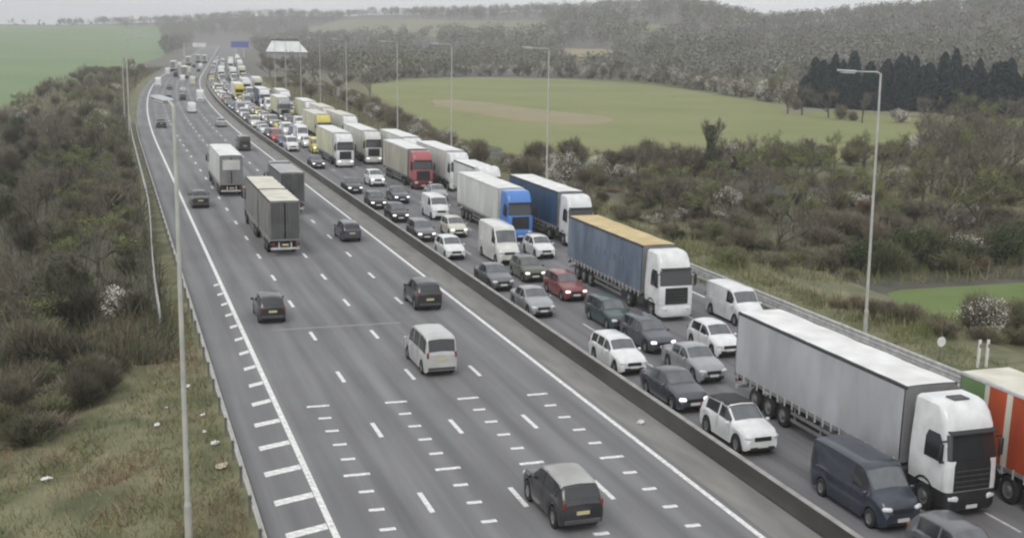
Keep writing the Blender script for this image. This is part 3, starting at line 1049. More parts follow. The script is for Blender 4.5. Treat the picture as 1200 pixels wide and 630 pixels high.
# ================================================================== traffic on the oncoming side: a standing queue
GQ = 'vehicles queueing on the right carriageway'
GL = 'vehicles driving away on the left carriageway'
def q_car(kind, color, x, yfront, label, **k):
    L = CARS[kind]['L']
    return build_car(kind, color, x + float(off(yfront)), yfront + L / 2, True, label, GQ, **k)
q_car('hatchback', 'grey', 27.85, 28.9, 'dark grey car cut by the bottom edge, ahead of the navy van')
q_car('van', 'navy', 27.95, 34.2, 'navy blue panel van beside the white lorry cab near bottom right')
q_car('suv', 'white', 27.05, 42.9, 'white compact suv with black roof behind the navy van', roof=M_black)
q_car('saloon', 'slate', 27.0, 49.2, 'dark slate saloon between the white suv and the old white estate', lit=True)
q_car('estate', 'white', 26.85, 56.0, 'old white estate car alongside the concrete barrier')
q_car('saloon', 'silver', 26.7, 69.8, 'silver saloon car level with the cab of the blue curtain lorry')
q_car('saloon', 'grey', 26.7, 78.2, 'blue grey saloon directly behind the silver saloon by the barrier')
q_car('hatchback', 'white', 26.75, 90.6, 'white hatchback by the barrier left of the tall white van')
q_car('estate', 'grey', 26.6, 99.4, 'dark grey car behind the white hatchback next to barrier', lit=True)
q_car('hatchback', 'black', 26.9, 110.6, 'black hatchback with headlamps on, tenth car along the barrier', lit=True)
q_car('hatchback', 'black', 26.7, 119.6, 'small black car with bright headlamps, eleventh car along the barrier', lit=True)
q_car('saloon', 'black', 26.7, 132.0, 'black saloon with lamps on, twelfth car along the barrier', lit=True)
q_car('saloon', 'slate', 26.9, 158.0, 'dark blue saloon by the barrier level with the white lorry cabs', lit=True)
q_car('mpv', 'white', 27.0, 182.0, 'white people carrier by the barrier behind the dark blue saloon')
# second lane
q_car('saloon', 'silver', 30.35, 53.4, 'grey silver saloon right behind the grey trailer of the front lorry')
q_car('estate', 'slate', 30.45, 59.6, 'dark estate with silver bonnet between green car and grey silver saloon', lit=True)
q_car('estate', 'green', 30.4, 65.2, 'dark green estate beside the wheels of the blue curtain trailer')
q_car('estate', 'maroon', 30.65, 73.8, 'maroon red car with lit headlamps beside the blue curtain trailer', lit=True)
q_car('hatchback', 'olive', 30.1, 80.6, 'olive green hatchback in front of the tall white van', lit=True)
q_car('high_van', 'offwhite', 30.4, 87.6, 'tall white high roof van beside the bright blue lorry cab')
q_car('hatchback', 'cream', 30.1, 101.0, 'cream hatchback behind the tall white van', lit=True)
q_car('van', 'white', 31.3, 111.4, 'white panel van beside the rear of the long white trailer')
q_car('saloon', 'slate', 30.2, 123.4, 'dark saloon with lamps on left of the red lorry cab', lit=True)
q_car('suv', 'white', 30.7, 138.0, 'white suv in front of the white cabbed lorries', lit=True)
# third lane
q_car('hatchback', 'white', 33.9, 57.9, 'white hatchback squeezed behind the grey trailer, ahead of the blue lorry cab')
q_car('hatchback', 'white', 34.3, 89.4, 'white hatchback partly hidden behind the blue curtain trailer, front of bright blue cab')
q_car('van', 'white', 39.15, 64.2, 'white van by the right guard rail beside the white lorry cab')
q_car('saloon', 'silver', 34.9, 130.0 - 5.6, 'silver saloon between the white trailer and the red lorry cab')

C_grey = curtain_mat('grey curtain', (.40, .41, .425), (.45, .46, .475))
C_blue = curtain_mat('faded blue curtain', (.095, .13, .19), (.17, .215, .275))
C_dblue = curtain_mat('deep blue curtain', (.03, .075, .15), (.045, .095, .18))
C_white = curtain_mat('white box side', (.60, .61, .58), (.68, .69, .66))
C_beige = curtain_mat('beige curtain', (.36, .345, .28), (.46, .44, .36))
C_pale = curtain_mat('pale yellow side', (.55, .54, .37), (.64, .63, .46))
C_dark = curtain_mat('charcoal curtain', (.19, .187, .178), (.25, .247, .235))
C_dkgrn = curtain_mat('dark grey green side', (.085, .10, .094), (.12, .14, .13))
C_green = curtain_mat('green curtain', (.14, .23, .09), (.17, .27, .12))
C_red = curtain_mat('red curtain', (.42, .07, .025), (.50, .09, .03))
C_stripe = curtain_mat('white stripe', (.62, .60, .50), (.72, .70, .60))
D_grey = mat('grey rear doors', (.16, .16, .16), .6, color2=(.22, .22, .22), scale=1, detail=5)
D_dark = mat('dark rear doors', (.055, .055, .056), .6, color2=(.085, .085, .085), scale=1, detail=5)
D_pale = mat('pale rear doors', (.46, .46, .45), .6, color2=(.56, .56, .55), scale=1, detail=5)
M_white_edge = mat('white roof edge', (.5, .5, .49), .6, var=.1)

artic('white cabbed articulated lorry with long plain grey curtain trailer and white roof', 31.45, 34.6, 'white', C_grey, ROOFS['white'], D_grey, GQ, bumper=M_black)
t_daf = artic('white cabbed lorry pulling faded blue curtain trailer with ochre roof', 34.95, 66.9, 'white', C_blue, ROOFS['ochre'], D_grey, GQ, lit=False)
M_faded = mat('faded lettering', (.20, .235, .28), .7, color2=(.15, .185, .235), scale=3, detail=6)
for k_, (dy, w_, h_) in enumerate(((3.6, .5, .7), (2.8, .45, .5), (2.1, .5, .5), (1.3, .55, .75), (.5, .45, .5), (-.3, .5, .5), (-1.0, .4, .7))):
    b = MB(); b.box((0, 0, 0), (.012, w_, .12)); b.box((0, w_ * .38, -h_ * .35), (.012, .10, h_ * .6))
    obj('faded_letter', b.mesh('faded_letter', M_faded), t_daf, (1.305, dy - 1.6, 2.75))
artic('bright blue cabbed lorry with long white box trailer', 35.0, 98.0, 'skyblue', C_white, ROOFS['white'], D_pale, GQ, edge=M_white_edge, ribs=False, ztop=3.85)
artic('white cabbed lorry with deep blue trailer and white roof beyond the bright blue cab', 39.3, 94.0, 'white', C_dblue, ROOFS['white'], D_grey, GQ)
artic('red cabbed lorry with beige curtain trailer', 35.5, 134.6, 'rose', C_beige, ROOFS['white'], D_grey, GQ, bumper=PAINTS['darkred'], edge=M_white_edge)
artic('white roofed lorry half hidden behind the red cab, in lane by the verge', 39.4, 132.0, 'white', C_white, ROOFS['white'], D_pale, GQ, edge=M_white_edge)
artic('lorry with green and red striped trailer under cream roof at right frame edge', 35.25, 22.4, 'white', C_green, ROOFS['cream'], D_grey, GQ,
      bands=[(0, .55, C_dkgrn), (.55, .775, C_red), (.775, .80, C_stripe), (.80, .875, C_red), (.875, .895, C_stripe), (.895, 1, C_green)], edge=M_white_edge)
artic('white fronted lorry with pale yellow trailer, nearer lane of the two white cabs', 30.8, 159.0, 'white', C_pale, ROOFS['white'], D_pale, GQ, lit=True, edge=M_white_edge)
artic('white fronted lorry with dark grille, right of the pale yellow trailer', 35.6, 162.6, 'offwhite', C_white, ROOFS['white'], D_pale, GQ, lit=True, edge=M_white_edge)
rigid('white box lorry peeping over the rear of the long white trailer', 38.4, 117.0, 'white', C_white, ROOFS['white'], D_pale, GQ, oncoming=True, L=10.5, zt=3.7)

# the rest of the queue, generated lane by lane towards the bend
LANE_X = [26.85, 30.6, 34.8, 38.7]
LANE_NAME = ['lane beside the concrete barrier', 'second lane from the barrier', 'third lane from the barrier', 'outer lane by the verge']
CARN = dict(hatchback='hatchback', saloon='saloon', estate='estate car', suv='suv', mpv='people carrier', van='panel van', high_van='high van')
far_paint = ['yellow', 'white', 'white', 'white', 'white', 'offwhite', 'offwhite', 'cream', 'silver', 'silver', 'grey', 'slate', 'black', 'navy', 'blue', 'red', 'gold', 'cream']
CUR = [(C_white, 'white'), (C_white, 'white'), (C_pale, 'pale yellow'), (C_pale, 'pale yellow'), (C_beige, 'beige'), (C_grey, 'grey'), (C_dblue, 'deep blue'), (C_white, 'white')]

# small far vehicles: one simple mesh each
def far_car_mesh(kind):
    sp = CARS[kind]
    P = surf(sp)
    b = MB()
    ts = [0, .012, .05, .1, .17, .3, .42, .5, .57, .65, .73, .8, .92, .98, 1]
    vr = [0, 1, 2, 3, 4, 5, 6]
    rows = []
    for t in ts:
        half = [P(t, v) for v in vr]
        rows.append([(p.x, p.y, max(p.z, .05) if i else .12) for i, p in enumerate(half)] + [(-p.x, p.y, p.z) for p in reversed(half[1:-1])] + [(-half[0].x, half[0].y, .12)])
    n = len(rows[0])
    for i in range(len(rows) - 1):
        for j in range(n - 1):
            glass = 0
            if j in (3, n - 5) and sp['side'][0][0] - .06 < ts[i] < sp['side'][-1][1]: glass = 1
            if j in (4, 5, 6, 7) and sp['front'][0] - .02 < (ts[i] + ts[i + 1]) / 2 < sp['front'][1] + .02: glass = 2
            if sp['rear'] and j in (4, 5, 6, 7) and sp['rear'][0] < (ts[i] + ts[i + 1]) / 2 < sp['rear'][1] + .02: glass = 1
            b.add([rows[i][j], rows[i + 1][j], rows[i + 1][j + 1], rows[i][j + 1]], [(0, 1, 2, 3)], glass)
    for row, fl in ((rows[0], True), (rows[-1], False)):
        b.add(row, [tuple(range(n))[::-1] if fl else tuple(range(n))])
    L, W = sp['L'], sp['W']
    for s in (-1, 1):
        b.box((s * W * .36, L / 2 - .03, sp['head_z']), (W * .2, .12, .15), 3)
        b.box((s * W * .40, -L / 2 + .02, sp['tail_z']), (.16, .10, .2), 4)
    b.box((0, L / 2 - .01, .40), (W * .7, .08, .2), 1)
    b.box((0, -L / 2 + .01, .45), (W * .7, .08, .2), 1)
    return b.mesh('far_' + kind, [M_black, M_glass, M_ws, M_lit, M_tail], 35)
def far_lorry_mesh():
    b = MB()
    b.box((0, -1.2, 2.55), (2.52, 13.5, 2.75), 1, .04)
    b.box((0, -1.2, 3.95), (2.4, 13.4, .06), 2)
    b.box((0, 7.0, 2.2), (2.46, 2.2, 2.6), 0, .15)
    b.box((0, 6.7, 3.6), (2.2, 1.6, .5), 0, .12)
    b.box((0, 8.08, 2.45), (2.1, .12, .75), 3, .03)
    b.box((0, 8.08, 1.4), (1.6, .10, .7), 4)
    b.box((0, -1, .95), (2.3, 13.6, .5), 4)
    for y in (6.9, 3.2, -4.5, -5.8, -7.0):
        b.box((0, y, .5), (2.4, .9, .96), 4, .2)
    for s in (-1, 1):
        b.box((s * .9, 8.1, .85), (.4, .12, .2), 5)
    b.box((0, -7.97, 2.6), (2.2, .06, 2.3), 6)
    return b.mesh('far_lorry', [M_black, C_white, ROOFS['white'], M_glass, M_chas, M_lit, D_grey])
FAR = {k: far_car_mesh(k) for k in CARS}
FAR_LORRY = far_lorry_mesh()

rq = random.Random(5)
starts = [(188.5, 15), (176.5, 13), (180.5, 9), (149.5, 5)]
for li in range(4):
    y, n = starts[li]
    while y < 740:
        lorry = rq.random() < ((0.0, .10, .50, .58)[li] if y < 215 else (0, .02, .09, .16)[li])
        yy = y + 2
        x = LANE_X[li] + rq.uniform(-.2, .2)
        if lorry:
            cm, cn = CUR[rq.randrange(len(CUR))]
            cab = rq.choice(['white', 'white', 'offwhite', 'blue', 'cream', 'white', 'yellow', 'silver'])
            lab = '%s trailer lorry with %s cab, %s back in queue, %s' % (cn, cab, ordinal(n), LANE_NAME[li])
            if yy < 300:
                artic(lab, x, yy, cab, cm, ROOFS[rq.choice(['white', 'white', 'cream'])], D_pale, GQ, lit=rq.random() < .5, detail=1, edge=M_white_edge)
            else:
                yc = yy + 8.2
                o = obj('articulated_lorry', FAR_LORRY, None, (x + float(off(yc)), yc, .004), (0, 0, -heading(yc) + math.pi), lab, 'lorry', GQ)
                o.scale = (1, 1, KZ)
                set_paint(o, PAINTS[cab]); set_paint(o, cm, 1)
            y += 16.4 + rq.uniform(2.5, 6)
        else:
            kind = rq.choice(['hatchback', 'hatchback', 'saloon', 'estate', 'suv', 'mpv', 'van', 'high_van'])
            c = rq.choice(far_paint)
            if 'van' in kind: c = rq.choice(['white', 'white', 'offwhite', 'cream', 'yellow', 'silver'])
            lab = '%s %s, %s back in queue, %s' % (c, CARN[kind], ordinal(n), LANE_NAME[li])
            L = CARS[kind]['L']
            yc = yy + L / 2
            if yy < 300:
                build_car(kind, c, x + float(off(yc)), yc, True, lab, GQ, lit=rq.random() < .6, detail=1)
            else:
                nm = {'hatchback': 'hatchback_car', 'saloon': 'saloon_car', 'estate': 'estate_car', 'suv': 'suv_car', 'mpv': 'people_carrier', 'van': 'panel_van', 'high_van': 'high_roof_van'}[kind]
                o = obj(nm, FAR[kind], None, (x + float(off(yc)), yc, .004), (0, 0, -heading(yc) + math.pi), lab, 'van' if 'van' in kind else 'car', GQ)
                o.scale = (1, 1, KZ)
                set_paint(o, PAINTS[c])
                if rq.random() < .4: set_paint(o, M_lamp, 3)
            y += L + rq.uniform(1.8, 4.5)
        n += 1

# ================================================================== left carriageway: light traffic driving away
def l_car(kind, color, x, yrear, label, **k):
    L = CARS[kind]['L']
    return build_car(kind, color, x, yrear + L / 2, False, label, GL, **k)
l_car('suv', 'black', 16.15, 37.6, 'black suv with pale roof, nearest vehicle driving away', roof=ROOFS['grey'])
l_car('mpv', 'pearl', 16.55, 58.6, 'silvery white people carrier with black rear window in the third lane')
l_car('suv', 'black', 19.95, 73.6, 'dark hatchback close to the right edge line ahead of white people carrier')
l_car('hatchback', 'black', 9.35, 72.6, 'black hatchback alone in the left lane beside the hatching')
l_car('estate', 'slate', 20.1, 100.8, 'dark estate car by the right edge line, right of the charcoal lorry')
l_car('saloon', 'black', 8.75, 124.0, 'small dark car in left lane beside the white roofed lorry')
l_car('van', 'black', 19.9, 184.0, 'dark van ahead of the white roofed lorry, lane by the median')

# drawbar lorry: two charcoal curtain bodies under cream roofs
Ld = 19.4
yc = 95.4 + Ld / 2
t = thing('drawbar_lorry', 'charcoal curtain sided lorry with two cream roof sections driving away', 'lorry', (13.4, yc, .004), 0, GL)
t.scale = (1, 1, KZ)
add_cab(t, Ld / 2 - .1, 'grey')
add_box_body(t, Ld / 2 - 2.5, 9.0, C_dark, ROOFS['cream'], D_dark)
add_chassis(t, Ld / 2 - 2.5, 9.0, axles=(5.6, 6.9), rear_rig=False)
add_box_body(t, Ld / 2 - 12.2, 7.2, C_dark, ROOFS['cream'], D_dark)
add_chassis(t, Ld / 2 - 12.2, 7.2, axles=(3.4, 4.7))
g = MB(); g.box((0, Ld / 2 - 11.6, .85), (.22, 2.2, .16))
obj('drawbar', g.mesh('drawbar', M_chas), t)
rigid('dark grey green box lorry in front of the charcoal curtain lorry', 17.3, 117.5, 'grey', C_dkgrn, ROOFS['grey'], D_dark, GL, L=11.0, zt=3.7)
t = artic('white roofed lorry with pale panel on its grey rear doors', 12.75, 132.4, 'white', C_white, ROOFS['white'], D_grey, GL, oncoming=False, edge=M_white_edge)
g = MB(); g.box((0, -8.24, 3.05), (1.9, .03, .95), ch=.01)
obj('rear_panel', g.mesh('rear_panel', D_pale), t)
# far ones, small in the picture
rl = random.Random(9)
FARL = [('saloon', 'silver', 20.4, 231), ('saloon', 'navy', 9.2, 230), ('van', 'white', 16.9, 272), ('high_van', 'white', 20.6, 316), ('hatchback', 'slate', 16.3, 322),
        ('hatchback', 'black', 12.6, 318), ('high_van', 'white', 9.3, 398), ('van', 'silver', 16.8, 342), ('saloon', 'grey', 13.0, 380), ('high_van', 'cream', 20.2, 408),
        ('van', 'white', 16.6, 440), ('saloon', 'blue', 20.5, 446), ('van', 'navy', 13.0, 484), ('high_van', 'offwhite', 9.2, 500), ('high_van', 'cream', 16.9, 520),
        ('saloon', 'black', 20.4, 548), ('van', 'white', 13.1, 560), ('van', 'white', 20.2, 600), ('estate', 'slate', 16.7, 610), ('van', 'offwhite', 9.3, 620)]
NMS = {'hatchback': 'hatchback_car', 'saloon': 'saloon_car', 'estate': 'estate_car', 'suv': 'suv_car', 'mpv': 'people_carrier', 'van': 'panel_van', 'high_van': 'high_roof_van'}
FARL.sort(key=lambda q: q[3])
LN = {9: 'left lane', 12: 'second lane', 13: 'second lane', 16: 'third lane', 20: 'lane by the median'}
cnt = {}
for (kind, c, x, y) in FARL:
    L = CARS[kind]['L']; yc = y + L / 2
    ln = LN[int(x)]
    cnt[ln] = cnt.get(ln, 0) + 1
    lab = 'far off %s %s driving away, %s small vehicle up the %s' % (c, CARN[kind], ordinal(cnt[ln]), ln)
    if y < 300:
        build_car(kind, c, x + float(off(yc)), yc, False, lab, GL, detail=1)
    else:
        o = obj(NMS[kind], FAR[kind], None, (x + float(off(yc)), yc, .004), (0, 0, -heading(yc)), lab, 'van' if 'van' in kind else 'car', GL)
        o.scale = (1, 1, KZ)
        set_paint(o, PAINTS[c]); set_paint(o, M_lamp, 3)
for k, (x, y) in enumerate(((16.7, 466), (9.4, 545), (12.9, 640), (20.3, 690), (16.5, 700))):
    yc = y + 8.2
    o = obj('articulated_lorry', FAR_LORRY, None, (x + float(off(yc)), yc, .004), (0, 0, -heading(yc)), 'distant pale lorry driving away near the bend, %s of five by distance' % ordinal(k + 1), 'lorry', GL)
    o.scale = (1, 1, KZ)
    set_paint(o, PAINTS['white']); set_paint(o, (C_pale, C_white)[k % 2], 1)
# ================================================================== street furniture
M_lantern = mat('lantern housing', (.42, .44, .45), .4, .2, var=.1)
M_signback = mat('sign back', (.58, .59, .58), .6, .1, color2=(.70, .71, .70), scale=.5, detail=4)
M_blue = mat('motorway sign blue', (.07, .10, .30), .5, var=.12, scale=1)
M_white = mat('white painted post', (.62, .62, .60), .6, color2=(.76, .76, .74), scale=3, detail=5)
def lamp_post(x, y, h, side, label, lean=0.0, arm=2.0):
    z0 = float(ground_z(x, y)) if (x - float(off(y)) < 3.2 or x - float(off(y)) > 44) else 0.0
    t = thing('lamp_post', label, 'lamp post', (x, y, z0 - .05), 0, 'roadside lamp posts')
    t.rotation_euler = (0, lean, 0)
    b = MB()
    b.tube((0, 0, -.3), (0, 0, 1.6), .135, .135, 12)
    b.tube((0, 0, 1.6), (0, 0, 1.75), .135, .10, 12, caps=False)
    b.tube((0, 0, 1.75), (0, 0, h), .10, .065, 12)
    obj('pole', b.mesh('pole', M_pole, 30), t)
    b = MB()
    b.tube((0, 0, h - .05), (side * .25, 0, h + .10), .05, .05, 8)
    b.tube((side * .25, 0, h + .10), (side * arm, 0, h + .16), .05, .04, 8)
    obj('arm', b.mesh('arm', M_pole, 30), t)
    b = MB()
    b.box((0, 0, .06), (1.25, .42, .14), 0, .06)
    b.box((-side * .05, 0, -.03), (.95, .34, .10), 1, .04)
    obj('lantern', b.mesh('lantern', [M_lantern, M_lamp], 30), t, (side * (arm + .45), 0, h + .14), (0, -side * .06, 0))
    return t
lamp_post(45.35, 60.8, 16.6, -1, 'tall lamp post standing behind the grey trailer at right, its lantern against dark conifers', lean=-.026)
for k, y in enumerate((118, 155.5, 187.5, 232, 266, 300, 336, 372)):
    lamp_post(45.0 + float(off(y)), y, 17.1, -1, 'lamp post on the right verge, %s beyond the tall near one' % ordinal(k + 1), lean=-.008)
lamp_post(2.1, 41.0, 15.9, -1, 'nearest lamp post rising from the bottom edge on the left verge', arm=.6).rotation_euler = (0, 0, -1.25)
lamp_post(3.4, 216, 16.6, 1, 'left verge lamp post, 1st beyond the white roofed lorry')
lamp_post(3.3, 262, 16.6, 1, 'left verge lamp post, 2nd beyond the white roofed lorry')
lamp_post(2.4 + float(off(330)), 330, 16.6, 1, 'left verge lamp post, 3rd beyond the white roofed lorry')

# far portal gantry with sign boxes
def gantry(y, label):
    o = float(off(y))
    t = thing('sign_gantry', label, 'gantry', (25 + o, y, 0), -heading(y))
    for x in (-21.5, 19.5):
        b = MB(); b.box((x, 0, 4.6), (.7, .7, 9.2))
        obj('gantry_leg', b.mesh('gantry_leg', M_galv), t)
    b = MB()
    for z in (8.4, 9.2):
        for yy in (-.4, .4):
            b.box((-1, yy, z), (41, .14, .14))
    for i in range(20):
        b.box((-20.5 + i * 2.05, -.4, 8.8), (.10, .08, .9)); b.box((-20.5 + i * 2.05, .4, 8.8), (.10, .08, .9))
    obj('gantry_beam', b.mesh('gantry_beam', M_galv), t)
    for (x, w, h, z, m) in ((-11.0, 9.0, 3.0, 8.3, M_signback), (17.0, 13.0, 5.0, 9.2, M_blue)):
        b = MB(); b.box((x, -.62, z), (w, .18, h), ch=.05)
        obj('sign_panel', b.mesh('sign_panel', m), t)
        if m is M_blue:
            b = MB()
            for (dx, dz, ww, hh) in ((0, h / 2 - .25, w - .5, .14), (0, -h / 2 + .25, w - .5, .14), (-w / 2 + .3, 0, .14, h - .5), (w / 2 - .3, 0, .14, h - .5)):
                b.box((x + dx, -.72, z + dz), (ww, .02, hh))
            obj('sign_border', b.mesh('sign_border', M_white), t)
gantry(860, 'distant portal gantry with pale sign box and big blue sign at the bend')
# white roofed barn beyond the right verge
bx_, by_ = 92.5, 640.0
bz_ = float(ground_z(bx_, by_))
M_barnroof = mat('pale barn roof sheet', (.52, .54, .53), .5, .1, color2=(.68, .70, .69), scale=.2, detail=4)
M_barnwall = mat('barn wall', (.24, .25, .24), .8, color2=(.30, .31, .30), scale=.3, detail=4)
t = thing('barn', 'pale roofed barn beyond the trees right of the far queue', 'building', (bx_, by_, bz_), -.15)
b = MB(); b.box((0, 0, 3.6), (21, 12, 9.0))
obj('wall', b.mesh('wall', M_barnwall), t)
b = MB()
w2, d2, z0_, z1_ = 11.2, 6.6, 8.1, 14.2
rows = [[(-w2, -d2, z0_), (w2, -d2, z0_)], [(-w2 + 3.4, 0, z1_), (w2 - 5.5, 0, z1_)], [(-w2, d2, z0_), (w2, d2, z0_)]]
b.grid(rows)
b.add([rows[0][0], rows[1][0], rows[2][0]], [(0, 1, 2)]); b.add([rows[0][1], rows[1][1], rows[2][1]], [(2, 1, 0)])
rf = obj('roof', b.mesh('roof', M_barnroof), t)
b = MB(); b.box((-1, 0, z1_ + .1), (14.5, 1.4, .8), ch=.1)
obj('ridge_cap', b.mesh('ridge_cap', M_darkedge), rf)
for x in (-6, 2, 7):
    b = MB(); b.box((x, -6.05, 3.0), (2.6, .12, 3.0))
    obj('door', b.mesh('door', M_darkedge), t)

# long pale wall at the field edge on the right
wa, wb_ = np.array([69.5, 137.0]), np.array([86.0, 125.5])
wl_ = float(np.linalg.norm(wb_ - wa)); wr = math.atan2(wb_[1] - wa[1], wb_[0] - wa[0])
M_wallc = mat('grey concrete panels', (.13, .13, .12), .9, color2=(.19, .185, .17), scale=.5, detail=8)
mid = (wa + wb_) / 2
t = thing('panel_wall', 'low pale grey panel wall among scrub right of the blue lorries', 'wall', (mid[0], mid[1], float(ground_z(*mid)) - .2), wr)
n_ = 9
pb = MB(); pb.box((0, 0, 1.05), (wl_ / n_ - .09, .16, 2.1), ch=.03)
pme = pb.mesh('panel', M_wallc)
qb = MB(); qb.box((0, 0, 1.13), (.2, .24, 2.26), ch=.03)
qme = qb.mesh('wall_post', M_wallc)
for i in range(n_):
    obj('panel', pme, t, (-wl_ / 2 + wl_ * (i + .5) / n_, 0, 0))
for i in range(n_ + 1):
    obj('wall_post', qme, t, (-wl_ / 2 + wl_ * i / n_, 0, 0))

# white marker posts and small sign on the right verge
for (x, y, lab) in ((47.3, 52.7, 'left of two slim white marker posts on the right verge'), (47.9, 52.7, 'right of two slim white marker posts on the right verge')):
    z = float(ground_z(x, y))
    t = thing('marker_post', lab, 'post', (x, y, z - .05), 0, 'white marker posts')
    b = MB(); b.box((0, 0, .85), (.16, .12, 1.7), ch=.02)
    obj('shaft', b.mesh('shaft', M_white), t)
    b = MB(); b.box((0, -.07, 1.35), (.10, .02, .22))
    obj('reflector', b.mesh('reflector', M_galvd), t)
z = float(ground_z(45.6, 54))
t = thing('verge_sign', 'small round faced sign on a grey post by the right guard rail', 'sign', (45.6, 54, z - .05), 0)
b = MB(); b.tube((0, 0, 0), (0, 0, 1.5), .045, n=8)
obj('sign_post', b.mesh('sign_post', M_galvd), t)
b = MB(); b.tube((0, -.06, 1.35), (0, -.09, 1.35), .30, n=16)
obj('sign_face', b.mesh('sign_face', M_white), t)

# litter
M_litter = mat('litter plastic', (.60, .60, .57), .6, color2=(.78, .78, .76), scale=5, detail=4)
M_litterb = mat('buff litter', (.42, .36, .26), .7, color2=(.52, .46, .34), scale=5, detail=4)
def litter(x, y, s, label, m=M_litter, z=None, flat=.35):
    r = random.Random(int(x * 97 + y * 31))
    n, v, f = 9, [], []
    for i in range(5):
        ph = math.pi * (i + .5) / 5
        for k in range(n):
            a = 2 * math.pi * k / n
            rr = s * .5 * (1 + r.uniform(-.35, .35))
            v.append((rr * math.sin(ph) * math.cos(a) * 1.5, rr * math.sin(ph) * math.sin(a), max(0, (math.cos(ph) + .9) * rr * flat)))
    for i in range(4):
        for k in range(n):
            f.append((i * n + k, i * n + (k + 1) % n, (i + 1) * n + (k + 1) % n, (i + 1) * n + k))
    f.append(tuple(range(n))[::-1]); f.append(tuple(range(4 * n, 5 * n)))
    b = MB(); b.add(v, [q[::-1] for q in f])
    return obj('litter', b.mesh('litter', m), None, (x, y, float(ground_z(x, y)) + .01 if z is None else z), (0, 0, r.uniform(0, 3)), label, 'litter', 'scattered litter')
litter(23.75, 48.6, .24, 'white plastic bag caught at the foot of the concrete barrier', z=.012, flat=.8)
for (x, y, s, lab, m) in ((3.3, 60.7, .30, 'white litter scrap right of the near lamp post, farthest up', M_litter), (1.55, 55.0, .26, 'white litter left of the near lamp post', M_litter),
                          (3.7, 55.7, .22, 'small litter scrap between lamp post and guard rail', M_litter), (3.9, 51.4, .36, 'pale litter against the guard rail', M_litter),
                          (-3.1, 50.0, .40, 'white litter at the far left edge of the grass', M_litter), (-.05, 53.6, .18, 'tiny litter scrap in the rough grass left', M_litter),
                          (3.95, 48.4, .45, 'crumpled buff sheet beside the guard rail', M_litterb), (2.1, 57.6, .14, 'tiny white scrap just right of the lamp post', M_litter),
                          (3.6, 53.2, .20, 'pale scrap on grass by the guard rail', M_litter)):
    litter(x, y, s, lab, m)
# ================================================================== fields
M_lawn = mat('mown clearing', (.095, .14, .036), 1.0, color2=(.135, .18, .055), scale=.2, detail=10)
def field2(top, bot, material, name='field', n=10, m=5, lift=0.35):
    top, bot = np.array(top, float), np.array(bot, float)
    s = np.linspace(0, len(top) - 1, (len(top) - 1) * m + 1)
    T = np.stack([np.interp(s, np.arange(len(top)), top[:, k]) for k in (0, 1)], 1)
    B = np.stack([np.interp(s, np.arange(len(bot)), bot[:, k]) for k in (0, 1)], 1)
    rows = []
    for i in range(n + 1):
        P = B + (T - B) * i / n
        z = ground_z(P[:, 0], P[:, 1]) + (lift if 0 < i < n else -.5)
        rows.append([(P[k, 0], P[k, 1], z[k] if 0 < k < len(P) - 1 else z[k] - .8) for k in range(len(P))])
    b = MB(); b.grid(rows, flip=True)
    return obj(name, b.mesh(name, material, 60), kind='structure')
F_TOP = [(87, 416), (123, 493), (163, 521), (193, 488), (205, 426), (197, 343), (189, 282), (196, 241)]
F_BOT = [(77, 352), (65, 261), (60, 206), (60, 177), (71, 169), (82, 157), (111, 165), (139, 170)]
field2(F_TOP, F_BOT, M_field, n=16, m=6)
field2([(86, 321), (94, 322), (99, 313), (105, 289), (113, 266), (114, 254)], [(83, 308), (80, 293), (84, 267), (88, 247), (99, 237), (110, 244)], M_tan, 'bare_earth_patch', lift=.62)
field2([(59, 79), (75, 79), (95, 84)], [(48.5, 65), (62, 65), (85, 68)], M_lawn, 'grass_clearing', lift=.2)
field2([(303, 1875), (351, 1839), (381, 1357), (429, 1138)], [(219, 1358), (236, 1237), (285, 1015), (327, 867)], M_hillfield, 'hill_pasture', lift=1.5)
field2([(284, 730), (297, 665)], [(231, 592), (239, 535)], M_tan, 'hill_field', lift=1.0)
field2([(407, 903), (407, 806)], [(370, 821), (374, 740)], M_fieldpale, 'hill_field', lift=1.0)
field2([(196, 319), (213, 301), (225, 270)], [(165, 267), (186, 262), (200, 240)], M_hillfield, 'fallow_strip', lift=.6)
field2([(-1200, 2150), (-600, 2150), (-250, 2150), (-40, 2100), (110, 2000)], [(-500, 60), (-140, 90), (-30, 250), (-9, 400), (44, 930)], M_fieldl, 'crop_field', n=24, m=6, lift=.5)

# ================================================================== plants: a few built shapes, copied
def vm(name, c, k=.35, sc=.9):
    return mat(name, tuple(x * (1 - k) for x in c), 1.0, color2=tuple(x * (1 + k) for x in c), scale=sc, detail=5, spec=.1)
V_bark = vm('bark', (0.115, 0.1, 0.08))
V_twig = vm('grey twigs', (0.195, 0.18, 0.135))
V_twig2 = vm('brown twigs', (0.165, 0.135, 0.098))
V_olive = vm('olive twigs', (0.165, 0.165, 0.088))
V_bud = vm('young leaf', (0.165, 0.195, 0.07))
V_green = vm('dark leaf', (0.06, 0.08, 0.04))
V_bloom = vm('hawthorn blossom', (0.66, 0.65, 0.59), .18)
V_conif = vm('conifer needles', (0.038, 0.055, 0.054), .4)
V_straw = vm('dry straw', (0.3, 0.26, 0.15))
V_rust = vm('rusty stems', (0.2, 0.135, 0.085))
V_grass = vm('grass blade', (0.15, 0.18, 0.062))
V_far1 = vm('far grey crowns', (0.205, 0.2, 0.178), .15, .08)
V_far2 = vm('far brown crowns', (0.185, 0.175, 0.148), .15, .08)
V_far3 = vm('far olive crowns', (0.18, 0.185, 0.135), .15, .08)
V_far4 = vm('far dark crowns', (0.13, 0.137, 0.122), .15, .08)

